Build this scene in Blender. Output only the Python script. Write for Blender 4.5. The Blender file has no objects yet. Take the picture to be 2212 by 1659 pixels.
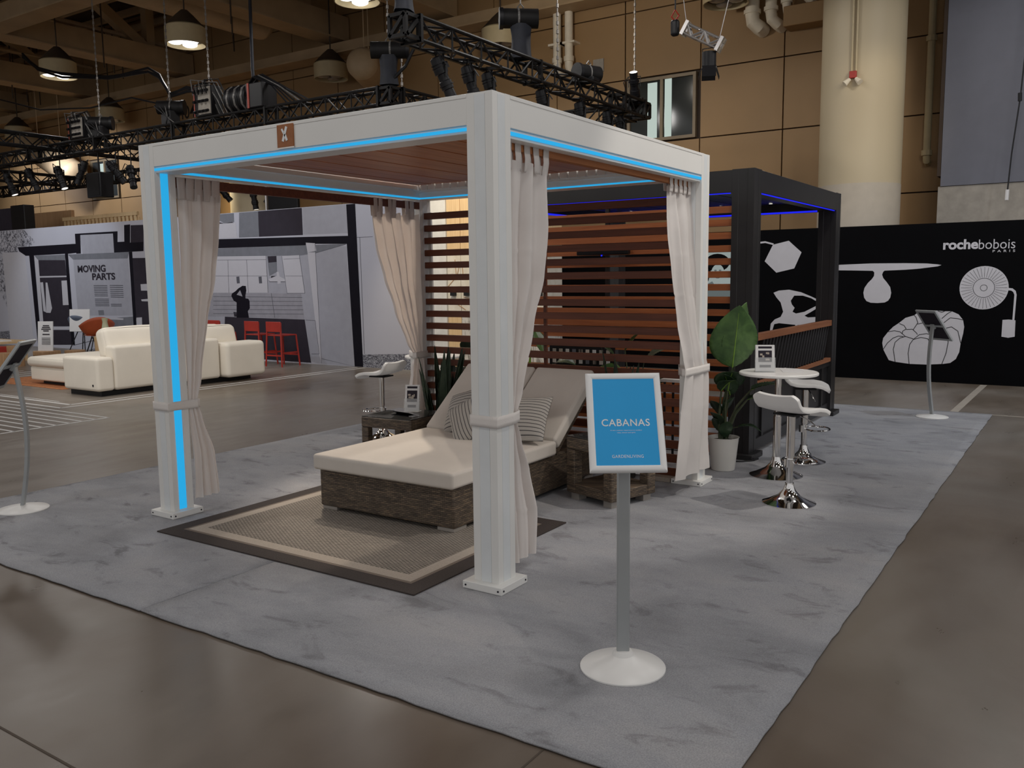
import bpy, bmesh, math, random
from math import sin, cos, pi, radians, sqrt, hypot, atan2
from mathutils import Vector, Matrix
from mathutils.geometry import tessellate_polygon

random.seed(7)
SC = bpy.context.scene
COL = SC.collection

# ------------------------------------------------------------------ camera
cam_d = bpy.data.cameras.new('camera')
cam_d.sensor_width = 36.0
cam_d.lens = 30.494
cam_d.clip_end = 200
cam = bpy.data.objects.new('camera', cam_d)
COL.objects.link(cam)
_r = Vector((0.55420009, -0.83230024, -0.01177119))
_u = Vector((0.10742512, 0.0574931, 0.99254944))
_f = Vector((0.82542238, 0.55133551, -0.12127263))
cam.matrix_world = Matrix(((_r.x, _u.x, -_f.x, -3.65238), (_r.y, _u.y, -_f.y, -2.53795), (_r.z, _u.z, -_f.z, 1.67138), (0, 0, 0, 1)))
SC.camera = cam

# ------------------------------------------------------------------ world: the rest of the dim hall
wd = bpy.data.worlds.new('hall_ambient')
SC.world = wd
wd.use_nodes = True
wd.node_tree.nodes['Background'].inputs[0].default_value = (1.0, 0.985, 0.98, 1)
wd.node_tree.nodes['Background'].inputs[1].default_value = 0.52

# ------------------------------------------------------------------ lamps
def spot(name, loc, target, power, angle, color, size=0.1, blend=0.4):
    d = bpy.data.lights.new(name, 'SPOT')
    d.energy = power
    d.spot_size = radians(angle)
    d.spot_blend = blend
    d.color = color
    d.shadow_soft_size = size
    o = bpy.data.objects.new(name, d)
    COL.objects.link(o)
    o.location = loc
    o.rotation_euler = (Vector(target) - Vector(loc)).to_track_quat('-Z', 'Y').to_euler()
    return o

NEUTRAL = (1.0, 0.965, 0.93)
COOL = (0.82, 0.90, 1.0)
WARM = (1.0, 0.87, 0.72)
BAY = 150.0
for lx in (-3.75, 0.85, 5.45, 10.05):
    for ly in (-7.4, -2.0, 4.3, 10.3, 15.9, 21.5):
        if (lx, ly) in ((10.05, -6.6),):
            continue
        p = BAY if ly < 12 else BAY * 0.8
        spot('high_bay_light', (lx, ly, 7.18), (lx, ly, 0), p, 170, NEUTRAL, 0.3, 0.2)
# stage spotlights at about truss height, with added fills among them
spot('truss_spot', (3.8, 5.2, 5.2), (1.35, 1.75, 0.3), 700, 27, WARM, 0.05, 0.7)
spot('truss_spot', (3.4, -3.4, 6.2), (2.5, 0.3, 1.3), 420, 36, (1.0, 0.93, 0.84), 0.06, 0.4)
spot('truss_spot', (5.3, 7.2, 5.2), (2.6, 2.5, 1.3), 420, 26, WARM, 0.06, 0.4)
spot('mural_spot', (5.2, 13.6, 4.7), (8.6, 13.2, 1.4), 210, 75, COOL, 0.1, 0.5)
spot('mural_spot', (5.2, 19.0, 4.7), (8.6, 19.0, 1.5), 260, 75, COOL, 0.1, 0.5)
spot('mural_spot', (5.4, 9.4, 4.7), (8.6, 9.8, 1.5), 80, 75, COOL, 0.1, 0.5)
spot('sofa_fill', (1.6, 8.0, 5.3), (4.7, 10.0, 0.4), 420, 46, (1.0, 0.965, 0.92), 0.1, 0.5)  # fill added to brighten the sofa, no fixture hangs here
spot('far_carpet_fill', (6.9, -3.6, 6.6), (9.3, -1.0, 0.4), 330, 95, COOL, 0.15, 0.6)  # added fill to lift the far carpet and the black wall prints
spot('booth_spot', (6.6, 5.9, 4.8), (8.8, 6.6, 2.0), 420, 60, (1.0, 0.86, 0.62), 0.1, 0.5)
spot('column_fill', (10.2, -1.2, 5.4), (13.4, 1.2, 4.0), 70, 50, (1.0, 0.85, 0.6), 0.2, 0.6)  # added fill, aimed slightly down at the column to brighten it
spot('wall_fill', (13.0, 20.5, 4.6), (15.4, 19.5, 3.6), 260, 120, (1.0, 0.84, 0.55), 0.2, 0.6)  # these wall lamps are fills added to brighten the beige panels
spot('wall_fill', (12.4, 27.6, 6.4), (15.4, 28.2, 4.4), 520, 110, (0.86, 0.90, 1.0), 0.2, 0.6)
spot('wall_fill', (12.4, 33.0, 6.4), (15.4, 33.0, 4.4), 430, 110, (0.86, 0.90, 1.0), 0.2, 0.6)
spot('wall_fill', (10.4, 7.0, 6.9), (15.5, 7.0, 6.2), 190, 130, (1.0, 0.92, 0.80), 0.2, 0.7)
spot('grey_wall_spot', (12.6, -3.2, 6.8), (14.0, -2.6, 7.0), 30, 120, (0.9, 0.93, 1.0), 0.2, 0.6)

SC.view_settings.view_transform = 'Standard'
SC.view_settings.look = 'None'
SC.view_settings.gamma = 1.0
SC.view_settings.exposure = 0.0
SC.view_settings.use_curve_mapping = False
try:
    SC.cycles.max_bounces = 6
    SC.cycles.transparent_max_bounces = 8
except Exception:
    pass

# ------------------------------------------------------------------ helpers
def wloc(o):
    v = Vector((0, 0, 0))
    while o is not None:
        v = v + o.location
        o = o.parent
    return v

class MB:
    def __init__(s):
        s.v = []; s.f = []; s.m = []; s.mi = 0
    def add(s, vs, fs):
        b = len(s.v)
        s.v.extend([tuple(p) for p in vs])
        for f in fs:
            s.f.append(tuple(i + b for i in f)); s.m.append(s.mi)
    def box(s, x0, x1, y0, y1, z0, z1):
        s.add([(x0, y0, z0), (x1, y0, z0), (x1, y1, z0), (x0, y1, z0), (x0, y0, z1), (x1, y0, z1), (x1, y1, z1), (x0, y1, z1)],
              [(3, 2, 1, 0), (4, 5, 6, 7), (0, 1, 5, 4), (1, 2, 6, 5), (2, 3, 7, 6), (3, 0, 4, 7)])
        return s
    def obox(s, c, ax, ay, az):
        c, ax, ay, az = Vector(c), Vector(ax), Vector(ay), Vector(az)
        vs = [c + ax * i + ay * j + az * k for k in (-1, 1) for (i, j) in ((-1, -1), (1, -1), (1, 1), (-1, 1))]
        s.add(vs, [(3, 2, 1, 0), (4, 5, 6, 7), (0, 1, 5, 4), (1, 2, 6, 5), (2, 3, 7, 6), (3, 0, 4, 7)])
        return s
    def bar(s, p0, p1, w, h, up=(0, 0, 1)):
        p0, p1 = Vector(p0), Vector(p1)
        d = p1 - p0; L = d.length; d.normalize()
        side = d.cross(Vector(up))
        if side.length < 1e-5: side = d.cross(Vector((1, 0, 0)))
        side.normalize(); u = side.cross(d)
        return s.obox((p0 + p1) / 2, d * L / 2, side * w / 2, u * h / 2)
    def cyl(s, p0, p1, r0, r1=None, n=12, caps=True):
        r1 = r0 if r1 is None else r1
        p0, p1 = Vector(p0), Vector(p1)
        d = (p1 - p0).normalized()
        a = d.cross(Vector((0, 0, 1)))
        if a.length < 1e-4: a = Vector((1, 0, 0))
        a.normalize(); b = d.cross(a)
        vs = []
        for p, r in ((p0, r0), (p1, r1)):
            for i in range(n):
                t = 2 * pi * i / n
                vs.append(p + (a * cos(t) + b * sin(t)) * r)
        fs = [(i, (i + 1) % n, n + (i + 1) % n, n + i) for i in range(n)]
        if caps:
            fs.append(tuple(range(n - 1, -1, -1))); fs.append(tuple(range(n, 2 * n)))
        s.add(vs, fs)
        return s
    def tube(s, pts, r, n=6, closed=False):
        pts = [Vector(p) for p in pts]
        N = len(pts); rings = []
        prev = None
        for i, p in enumerate(pts):
            if closed: d = pts[(i + 1) % N] - pts[i - 1]
            else: d = pts[min(i + 1, N - 1)] - pts[max(i - 1, 0)]
            d.normalize()
            if prev is None:
                a = d.cross(Vector((0, 0, 1)))
                if a.length < 1e-3: a = d.cross(Vector((1, 0, 0)))
            else:
                a = prev - d * prev.dot(d)
            a.normalize(); prev = a.copy(); b = d.cross(a)
            rr = r[i] if isinstance(r, (list, tuple)) else r
            rings.append([p + (a * cos(2 * pi * k / n) + b * sin(2 * pi * k / n)) * rr for k in range(n)])
        vs = [v for g in rings for v in g]
        fs = []
        for i in range(N if closed else N - 1):
            j = (i + 1) % N
            for k in range(n):
                fs.append((i * n + k, i * n + (k + 1) % n, j * n + (k + 1) % n, j * n + k))
        if not closed:
            fs.append(tuple(range(n - 1, -1, -1))); fs.append(tuple((N - 1) * n + k for k in range(n)))
        s.add(vs, fs)
        return s
    def lathe(s, prof, cx, cy, z0=0.0, n=32):
        vs = []; fs = []
        for (r, z) in prof:
            for i in range(n):
                t = 2 * pi * i / n
                vs.append((cx + r * cos(t), cy + r * sin(t), z0 + z))
        for j in range(len(prof) - 1):
            for i in range(n):
                fs.append((j * n + i, j * n + (i + 1) % n, (j + 1) * n + (i + 1) % n, (j + 1) * n + i))
        if prof[0][0] > 1e-6: fs.append(tuple(range(n - 1, -1, -1)))
        if prof[-1][0] > 1e-6: fs.append(tuple((len(prof) - 1) * n + i for i in range(n)))
        s.add(vs, fs)
        return s
    def poly(s, loops, frame, depth):
        """flat cut-out: 2D loops (first is outline, others holes), frame=(origin, ex, ey, ez), extruded by depth along ez"""
        o, ex, ey, ez = [Vector(q) for q in frame]
        tri = tessellate_polygon([[Vector((a, b, 0)) for a, b in lp] for lp in loops])
        flat = [p for lp in loops for p in lp]
        top = [o + ex * a + ey * b + ez * depth for a, b in flat]
        bot = [o + ex * a + ey * b for a, b in flat]
        n = len(flat)
        fs = []
        for t in tri:
            a, b, c = [Vector((flat[i][0], flat[i][1])) for i in t]
            ccw = (b - a).cross(c - a) > 0
            flip = (ex.cross(ey).dot(ez) > 0) == ccw
            fs.append(tuple(t) if flip else tuple(reversed(t)))
        k = 0
        for lp in loops:
            m = len(lp)
            for i in range(m):
                fs.append((k + i, k + (i + 1) % m, n + k + (i + 1) % m, n + k + i))
            k += m
        s.add(top + bot, fs)
        return s
    def grid(s, fn, nu, nv, cu=False):
        vs = []; fs = []
        for j in range(nv + 1):
            for i in range(nu + (0 if cu else 1)):
                vs.append(fn(i / nu, j / nv))
        w = nu if cu else nu + 1
        for j in range(nv):
            for i in range(nu):
                i2 = (i + 1) % w if cu else i + 1
                fs.append((j * w + i, j * w + i2, (j + 1) * w + i2, (j + 1) * w + i))
        s.add(vs, fs)
        return s
    def rbox(s, c, h, r, n=4, bulge=(0, 0, 0), rot=None, inner=6):
        """rounded soft box: centre c, half sizes h, corner radius r, optional bulge of each face"""
        c = Vector(c)
        ts = []
        def axis(hh):
            k = max(hh - r, 0.0)
            a = [-k - r * cos(pi / 2 * i / n / 1.0) if True else 0 for i in range(n)]
            left = [(-k, -sin(pi / 2 * (1 - i / n))) for i in range(n)]
            mid = [(-k + 2 * k * i / inner, 0.0) for i in range(inner + 1)]
            right = [(k, sin(pi / 2 * (i + 1) / n)) for i in range(n)]
            return left + mid + right
        ax = [axis(h[i]) for i in range(3)]
        for d in range(3):
            for sg in (-1, 1):
                u, v = (d + 1) % 3, (d + 2) % 3
                A, B = ax[u], ax[v]
                vs = []
                for (kb, sb) in B:
                    for (ka, sa) in A:
                        nv = [0, 0, 0]; q = [0, 0, 0]
                        ua, ub = sa, sb
                        rem = 1 - min(1, ua * ua + ub * ub) if False else None
                        dirv = Vector((0, 0, 0))
                        ta = math.asin(max(-1, min(1, sa))) / 2; tb = math.asin(max(-1, min(1, sb))) / 2
                        dirv[d] = sg; dirv[u] = math.tan(ta); dirv[v] = math.tan(tb)
                        dirv.normalize()
                        q[d] = sg * max(h[d] - r, 0); q[u] = ka; q[v] = kb
                        p = Vector(q) + dirv * r
                        fu = 1 - (p[u] / h[u]) ** 2; fv = 1 - (p[v] / h[v]) ** 2
                        p[d] += sg * bulge[d] * max(fu, 0) * max(fv, 0)
                        if rot is not None: p = rot @ p
                        vs.append(c + p)
                na, nb = len(A), len(B)
                fs = []
                for j in range(nb - 1):
                    for i in range(na - 1):
                        f = (j * na + i, j * na + i + 1, (j + 1) * na + i + 1, (j + 1) * na + i)
                        fs.append(f if sg > 0 else tuple(reversed(f)))
                s.add(vs, fs)
        return s
    def build(s, name, mats, parent=None, bevel=0.0, solid=0.0, angle=35, merge=False, local=False):
        me = bpy.data.meshes.new(name)
        off = wloc(parent) if (parent is not None and not local) else Vector((0, 0, 0))
        me.from_pydata([(x - off.x, y - off.y, z - off.z) for (x, y, z) in s.v], [], s.f)
        if not isinstance(mats, (list, tuple)): mats = [mats]
        for m in mats: me.materials.append(m)
        if len(mats) > 1:
            me.polygons.foreach_set('material_index', s.m)
        if merge:
            b = bmesh.new(); b.from_mesh(me)
            bmesh.ops.remove_doubles(b, verts=b.verts, dist=1e-5)
            bmesh.ops.recalc_face_normals(b, faces=b.faces)
            b.to_mesh(me); b.free()
        me.polygons.foreach_set('use_smooth', [True] * len(me.polygons))
        me.set_sharp_from_angle(angle=radians(angle))
        me.update()
        o = bpy.data.objects.new(name, me)
        COL.objects.link(o)
        if parent is not None: o.parent = parent
        if solid:
            md = o.modifiers.new('thick', 'SOLIDIFY'); md.thickness = solid; md.offset = 0
        if bevel:
            md = o.modifiers.new('edge', 'BEVEL'); md.width = bevel; md.segments = 2; md.limit_method = 'ANGLE'
        return o

def tag(o, label=None, cat=None, group=None, kind=None):
    if label: o['label'] = label
    if cat: o['category'] = cat
    if group: o['group'] = group
    if kind: o['kind'] = kind
    return o

def thing(name, label, cat, loc=(0, 0, 0), group=None):
    o = bpy.data.objects.new(name, None)
    o.empty_display_size = 0.1
    COL.objects.link(o)
    o.location = loc
    return tag(o, label, cat, group)

def dup(root, loc, rz, label=None, group=None):
    def cp(o, par):
        c = o.copy(); COL.objects.link(c); c.parent = par
        for ch in kids(o): cp(ch, c)
        return c
    def kids(o): return [x for x in allobs if x.parent == o]
    allobs = list(root.children_recursive)
    r = cp(root, None)
    r.location = loc; r.rotation_euler = (0, 0, rz)
    if label: r['label'] = label
    if group: r['group'] = group
    return r

def text_into(mb, body, origin, ex, ey, width=None, height=None, bold=0.0, depth=0.002, align='LEFT', spacing=1.0):
    """lettering as thin raised mesh; origin = left (or centre) of the baseline"""
    cu = bpy.data.curves.new('lettering', 'FONT')
    cu.body = body; cu.size = 1.0; cu.offset = bold; cu.space_character = spacing; cu.resolution_u = 4
    ob = bpy.data.objects.new('lettering', cu)
    COL.objects.link(ob)
    me = bpy.data.meshes.new_from_object(ob.evaluated_get(bpy.context.evaluated_depsgraph_get()))
    vs = [v.co.copy() for v in me.vertices]
    fs = [tuple(p.vertices) for p in me.polygons]
    bpy.data.objects.remove(ob); bpy.data.curves.remove(cu); bpy.data.meshes.remove(me)
    x0 = min(v.x for v in vs); x1 = max(v.x for v in vs); y1 = max(v.y for v in vs)
    sx = width / (x1 - x0) if width else height / y1
    sy = height / y1 if height else sx
    ex, ey = Vector(ex), Vector(ey); ez = ex.cross(ey)
    o = Vector(origin)
    sh = x0 if align == 'LEFT' else ((x0 + x1) / 2 if align == 'CENTER' else x1)
    mb.add([o + ex * ((v.x - sh) * sx) + ey * (v.y * sy) + ez * depth for v in vs], fs)
    return mb

# ------------------------------------------------------------------ materials
def nodes_of(name):
    m = bpy.data.materials.new(name)
    m.use_nodes = True
    nt = m.node_tree
    b = nt.nodes['Principled BSDF']
    return m, nt, b

def ramp(nt, stops):
    r = nt.nodes.new('ShaderNodeValToRGB')
    el = r.color_ramp.elements
    while len(el) > len(stops): el.remove(el[-1])
    while len(el) < len(stops): el.new(0.5)
    for e, (p, c) in zip(el, stops):
        e.position = p; e.color = (c[0], c[1], c[2], 1)
    return r

def coords(nt, stretch=(1, 1, 1), rot=(0, 0, 0)):
    tc = nt.nodes.new('ShaderNodeTexCoord'); mp = nt.nodes.new('ShaderNodeMapping')
    mp.inputs['Scale'].default_value = stretch; mp.inputs['Rotation'].default_value = rot
    nt.links.new(tc.outputs['Object'], mp.inputs['Vector'])
    return mp.outputs['Vector']

def noise(nt, vec, scale, detail=3, rough=0.55, dist=0.0):
    n = nt.nodes.new('ShaderNodeTexNoise')
    n.inputs['Scale'].default_value = scale; n.inputs['Detail'].default_value = detail
    n.inputs['Roughness'].default_value = rough; n.inputs['Distortion'].default_value = dist
    nt.links.new(vec, n.inputs['Vector'])
    return n.outputs['Fac']

def bump(nt, b, h, strength, dist=0.01):
    n = nt.nodes.new('ShaderNodeBump')
    n.inputs['Strength'].default_value = strength; n.inputs['Distance'].default_value = dist
    nt.links.new(h, n.inputs['Height']); nt.links.new(n.outputs['Normal'], b.inputs['Normal'])

def pm(name, c, rough=0.5, metal=0.0, var=0.08, scale=6.0, stretch=(1, 1, 1), bs=0.0, bscale=60.0, spec=0.5, rvar=0.0):
    """plain painted / moulded surface with a little procedural unevenness"""
    m, nt, b = nodes_of(name)
    v = coords(nt, stretch)
    f = noise(nt, v, scale)
    r = ramp(nt, [(0.3, [x * (1 - var) for x in c]), (0.7, [min(1, x * (1 + var)) for x in c])])
    nt.links.new(f, r.inputs['Fac']); nt.links.new(r.outputs['Color'], b.inputs['Base Color'])
    b.inputs['Roughness'].default_value = rough; b.inputs['Metallic'].default_value = metal
    b.inputs['Specular IOR Level'].default_value = spec
    if bs: bump(nt, b, noise(nt, v, bscale, 2), bs)
    return m

def emis(name, c, strength):
    m, nt, b = nodes_of(name)
    b.inputs['Base Color'].default_value = (c[0] * .3, c[1] * .3, c[2] * .3, 1)
    b.inputs['Emission Color'].default_value = (c[0], c[1], c[2], 1)
    b.inputs['Emission Strength'].default_value = strength
    b.inputs['Specular IOR Level'].default_value = 0.1
    return m

def wood(name, c0, c1, axis, rough=0.5, fine=38.0):
    m, nt, b = nodes_of(name)
    st = [fine, fine, fine]; st[axis] = 1.6
    f = noise(nt, coords(nt, st), 1.0, 5, 0.6, 0.4)
    r = ramp(nt, [(0.32, c0), (0.68, c1)])
    nt.links.new(f, r.inputs['Fac']); nt.links.new(r.outputs['Color'], b.inputs['Base Color'])
    b.inputs['Roughness'].default_value = rough
    bump(nt, b, f, 0.12, 0.004)
    return m

def woven(name, cols, w, h, rough=0.55, mode='xz', bs=0.8, rot=0.0):
    """basket weave: strands w long and h wide"""
    m, nt, b = nodes_of(name)
    tc = nt.nodes.new('ShaderNodeTexCoord'); sp = nt.nodes.new('ShaderNodeSeparateXYZ'); cb = nt.nodes.new('ShaderNodeCombineXYZ')
    nt.links.new(tc.outputs['Object'], sp.inputs[0])
    if mode == 'xz':
        ad = nt.nodes.new('ShaderNodeMath'); ad.operation = 'ADD'
        nt.links.new(sp.outputs['X'], ad.inputs[0]); nt.links.new(sp.outputs['Y'], ad.inputs[1])
        nt.links.new(ad.outputs[0], cb.inputs['X']); nt.links.new(sp.outputs['Z'], cb.inputs['Y'])
    else:
        nt.links.new(sp.outputs['X'], cb.inputs['X']); nt.links.new(sp.outputs['Y'], cb.inputs['Y'])
    mp = nt.nodes.new('ShaderNodeMapping'); mp.inputs['Rotation'].default_value = (0, 0, rot)
    nt.links.new(cb.outputs[0], mp.inputs['Vector'])
    br = nt.nodes.new('ShaderNodeTexBrick')
    br.inputs['Scale'].default_value = 1.0
    br.inputs['Brick Width'].default_value = w; br.inputs['Row Height'].default_value = h
    br.inputs['Mortar Size'].default_value = h * (0.13 if mode == 'xz' else 0.20); br.inputs['Mortar Smooth'].default_value = 0.8
    br.inputs['Color1'].default_value = (*cols[0], 1); br.inputs['Color2'].default_value = (*cols[1], 1); br.inputs['Mortar'].default_value = (*cols[2], 1)
    br.inputs['Bias'].default_value = -0.1
    nt.links.new(mp.outputs[0], br.inputs['Vector'])
    sm = nt.nodes.new('ShaderNodeMapping'); sm.inputs['Scale'].default_value = (9.0, 1.0 / h, 1)
    nt.links.new(cb.outputs[0], sm.inputs['Vector'])
    sr = ramp(nt, [(0.30, (0.55, 0.55, 0.56)), (0.52, (1.0, 1.0, 1.0)), (0.72, (1.5, 1.42, 1.30))] if mode == 'xz' else [(0.3, (0.92,) * 3), (0.7, (1.08,) * 3)])
    nt.links.new(noise(nt, sm.outputs[0], 1.0, 2, 0.5), sr.inputs['Fac'])
    ml = nt.nodes.new('ShaderNodeMix'); ml.data_type = 'RGBA'; ml.blend_type = 'MULTIPLY'; ml.inputs['Factor'].default_value = 1.0
    nt.links.new(br.outputs['Color'], ml.inputs[6]); nt.links.new(sr.outputs['Color'], ml.inputs[7])
    nt.links.new(ml.outputs[2], b.inputs['Base Color'])
    b.inputs['Roughness'].default_value = rough
    inv = nt.nodes.new('ShaderNodeMath'); inv.operation = 'SUBTRACT'; inv.inputs[0].default_value = 1.0
    nt.links.new(br.outputs['Fac'], inv.inputs[1])
    bump(nt, b, inv.outputs[0], bs, 0.004)
    return m

def speckle(name, c0, c1, scale, lo, hi, stretch=(1, 1, 1), rough=0.6, dist=1.0):
    m, nt, b = nodes_of(name)
    f = noise(nt, coords(nt, stretch), scale, 6, 0.7, dist)
    r = ramp(nt, [(lo, c0), (hi, c1)])
    nt.links.new(f, r.inputs['Fac']); nt.links.new(r.outputs['Color'], b.inputs['Base Color'])
    b.inputs['Roughness'].default_value = rough
    return m

def glassy(name, c, rough=0.03, alpha=0.25):
    m, nt, b = nodes_of(name)
    b.inputs['Base Color'].default_value = (*c, 1); b.inputs['Roughness'].default_value = rough
    b.inputs['Alpha'].default_value = alpha
    return m

def concrete():
    m, nt, b = nodes_of('polished_concrete')
    v = coords(nt)
    a = noise(nt, v, 0.42, 5, 0.6, 0.5)
    c = noise(nt, coords(nt, (0.5, 1.4, 1)), 2.3, 6, 0.65, 0.3)
    r = ramp(nt, [(0.34, (0.150, 0.118, 0.090)), (0.5, (0.200, 0.168, 0.139)), (0.66, (0.242, 0.217, 0.189))])
    nt.links.new(a, r.inputs['Fac'])
    # concrete colour is multiplied browner and darker towards the front, fading along X
    tc = nt.nodes.new('ShaderNodeTexCoord'); sx = nt.nodes.new('ShaderNodeSeparateXYZ'); nt.links.new(tc.outputs['Object'], sx.inputs[0])
    mr = nt.nodes.new('ShaderNodeMapRange'); mr.inputs['From Min'].default_value = -3.2; mr.inputs['From Max'].default_value = 1.5
    nt.links.new(sx.outputs['X'], mr.inputs['Value'])
    br_ = ramp(nt, [(0.0, (0.60, 0.53, 0.46)), (0.45, (0.76, 0.71, 0.66)), (1.0, (1.0, 1.0, 1.0))])
    nt.links.new(mr.outputs['Result'], br_.inputs['Fac'])
    m0 = nt.nodes.new('ShaderNodeMix'); m0.data_type = 'RGBA'; m0.blend_type = 'MULTIPLY'; m0.inputs['Factor'].default_value = 1.0
    nt.links.new(r.outputs['Color'], m0.inputs[6]); nt.links.new(br_.outputs['Color'], m0.inputs[7])
    r2 = ramp(nt, [(0.36, (0.91, 0.905, 0.90)), (0.62, (1.04, 1.04, 1.05))])
    nt.links.new(c, r2.inputs['Fac'])
    mx = nt.nodes.new('ShaderNodeMix'); mx.data_type = 'RGBA'; mx.blend_type = 'MULTIPLY'; mx.inputs['Factor'].default_value = 0.9
    nt.links.new(m0.outputs[2], mx.inputs[6]); nt.links.new(r2.outputs['Color'], mx.inputs[7])
    nt.links.new(mx.outputs[2], b.inputs['Base Color'])
    rr = ramp(nt, [(0.3, (0.26,) * 3), (0.7, (0.42,) * 3)])
    nt.links.new(c, rr.inputs['Fac']); nt.links.new(rr.outputs['Color'], b.inputs['Roughness'])
    bump(nt, b, noise(nt, v, 14, 3), 0.03, 0.01)
    return m

def carpet_mat(seed, fl=0.70):
    m, nt, b = nodes_of('grey_carpet')
    tc = nt.nodes.new('ShaderNodeTexCoord')
    mp = nt.nodes.new('ShaderNodeMapping'); mp.inputs['Scale'].default_value = (1.0, 0.55, 1); mp.inputs['Location'].default_value = (seed, seed * 2.3, 0)
    nt.links.new(tc.outputs['Object'], mp.inputs['Vector'])
    big = noise(nt, mp.outputs[0], 1.5, 5, 0.62, 0.3)
    st = noise(nt, mp.outputs[0], 5.5, 4, 0.65, 0.6)
    r = ramp(nt, [(0.30, (0.275, 0.280, 0.300)), (0.52, (0.375, 0.380, 0.405)), (0.72, (0.425, 0.420, 0.432))])
    nt.links.new(big, r.inputs['Fac'])
    r2 = ramp(nt, [(0.32, (fl, fl * .985, fl * .98)), (0.43, (0.97, 0.97, 0.97)), (0.7, (1.04, 1.03, 1.02))])
    nt.links.new(st, r2.inputs['Fac'])
    mx = nt.nodes.new('ShaderNodeMix'); mx.data_type = 'RGBA'; mx.blend_type = 'MULTIPLY'; mx.inputs['Factor'].default_value = 1.0
    nt.links.new(r.outputs['Color'], mx.inputs[6]); nt.links.new(r2.outputs['Color'], mx.inputs[7])
    fine = noise(nt, tc.outputs['Object'], 170, 2, 0.7)
    r3 = ramp(nt, [(0.3, (0.80,) * 3), (0.7, (1.16,) * 3)])
    nt.links.new(fine, r3.inputs['Fac'])
    m2 = nt.nodes.new('ShaderNodeMix'); m2.data_type = 'RGBA'; m2.blend_type = 'MULTIPLY'; m2.inputs['Factor'].default_value = 1.0
    nt.links.new(mx.outputs[2], m2.inputs[6]); nt.links.new(r3.outputs['Color'], m2.inputs[7])
    nt.links.new(m2.outputs[2], b.inputs['Base Color'])
    b.inputs['Roughness'].default_value = 0.95; b.inputs['Specular IOR Level'].default_value = 0.1
    bump(nt, b, fine, 0.5, 0.006)
    return m

def stripes(name):
    m, nt, b = nodes_of(name)
    w = nt.nodes.new('ShaderNodeTexWave'); w.wave_type = 'BANDS'; w.bands_direction = 'X'
    w.inputs['Scale'].default_value = 10.5; w.inputs['Distortion'].default_value = 0.5; w.inputs['Detail'].default_value = 0
    nt.links.new(coords(nt), w.inputs['Vector'])
    r = ramp(nt, [(0.0, (0.05, 0.045, 0.05)), (0.09, (0.50, 0.47, 0.43)), (0.40, (0.27, 0.25, 0.235)), (0.52, (0.52, 0.49, 0.45)), (0.84, (0.33, 0.30, 0.28)), (0.92, (0.50, 0.47, 0.43))])
    r.color_ramp.interpolation = 'CONSTANT'
    nt.links.new(w.outputs['Fac'], r.inputs['Fac']); nt.links.new(r.outputs['Color'], b.inputs['Base Color'])
    b.inputs['Roughness'].default_value = 0.9
    bump(nt, b, noise(nt, coords(nt), 240, 1), 0.25, 0.002)
    return m

def leafmat(name, c0, c1, rough=0.38):
    m, nt, b = nodes_of(name)
    f = noise(nt, coords(nt, (1, 1, 1)), 9, 3, 0.5, 0.5)
    r = ramp(nt, [(0.35, c0), (0.65, c1)])
    nt.links.new(f, r.inputs['Fac']); nt.links.new(r.outputs['Color'], b.inputs['Base Color'])
    b.inputs['Roughness'].default_value = rough
    return m

M = {}
M['concrete'] = concrete()
M['carpet'] = carpet_mat(0.0); M['carpet2'] = carpet_mat(4.7, 0.64)
M['white_metal'] = pm('white_powder_coat', (0.84, 0.835, 0.81), 0.35, 0, 0.02, 2.0)
M['white_plastic'] = pm('white_plastic', (0.86, 0.85, 0.83), 0.35, 0, 0.02)
M['white_frame'] = pm('white_snap_frame', (0.90, 0.90, 0.90), 0.4, 0, 0.02)
M['led_cyan'] = emis('cyan_led', (0.022, 0.36, 0.70), 1.0)
M['led_blue'] = emis('blue_led', (0.015, 0.02, 0.85), 1.0)
M['cedar'] = wood('cedar_ceiling', (0.36, 0.108, 0.030), (0.58, 0.205, 0.062), 0, 0.4)
M['cedar_bar'] = wood('cedar_bar', (0.36, 0.12, 0.035), (0.50, 0.19, 0.06), 0, 0.5)
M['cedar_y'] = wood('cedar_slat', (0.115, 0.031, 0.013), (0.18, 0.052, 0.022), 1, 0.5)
M['lit_y'] = wood('cedar_slat_lit', (0.33, 0.090, 0.026), (0.47, 0.150, 0.046), 1, 0.5)  # slat cedar again, brighter and more orange: lamplight put into the colour
M['rail_wood'] = wood('rail_wood', (0.24, 0.085, 0.036), (0.34, 0.135, 0.06), 0, 0.5)
M['black_metal'] = pm('black_powder_coat', (0.018, 0.017, 0.018), 0.38, 0, 0.1, 3)
M['black_plastic'] = pm('black_plastic', (0.007, 0.007, 0.009), 0.45, 0, 0.15, spec=0.3)
M['truss_black'] = pm('black_truss', (0.011, 0.0105, 0.011), 0.5, 0.1, 0.2, spec=0.2)
M['grey_motor'] = pm('grey_cable_connectors', (0.16, 0.155, 0.15), 0.4, 0.2, 0.5, 30)
M['red_cable'] = pm('red_tape', (0.35, 0.05, 0.03), 0.5)
M['navy'] = pm('navy_bag', (0.008, 0.010, 0.018), 0.7, 0, 0.3, 8)
M['chain'] = pm('steel_chain', (0.30, 0.28, 0.26), 0.5, 0.5, 0.1)
M['alu'] = pm('aluminium', (0.55, 0.53, 0.52), 0.35, 0.8, 0.08)
M['grey_metal'] = pm('silver_grey_pole', (0.40, 0.42, 0.43), 0.35, 0.25, 0.03)
M['chrome'] = pm('chrome', (0.82, 0.81, 0.80), 0.07, 1.0, 0.02)
M['black_rb'] = pm('black_exhibit_wall', (0.0018, 0.0018, 0.0026), 0.7, 0, 0.2, 2, spec=0.08)
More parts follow.
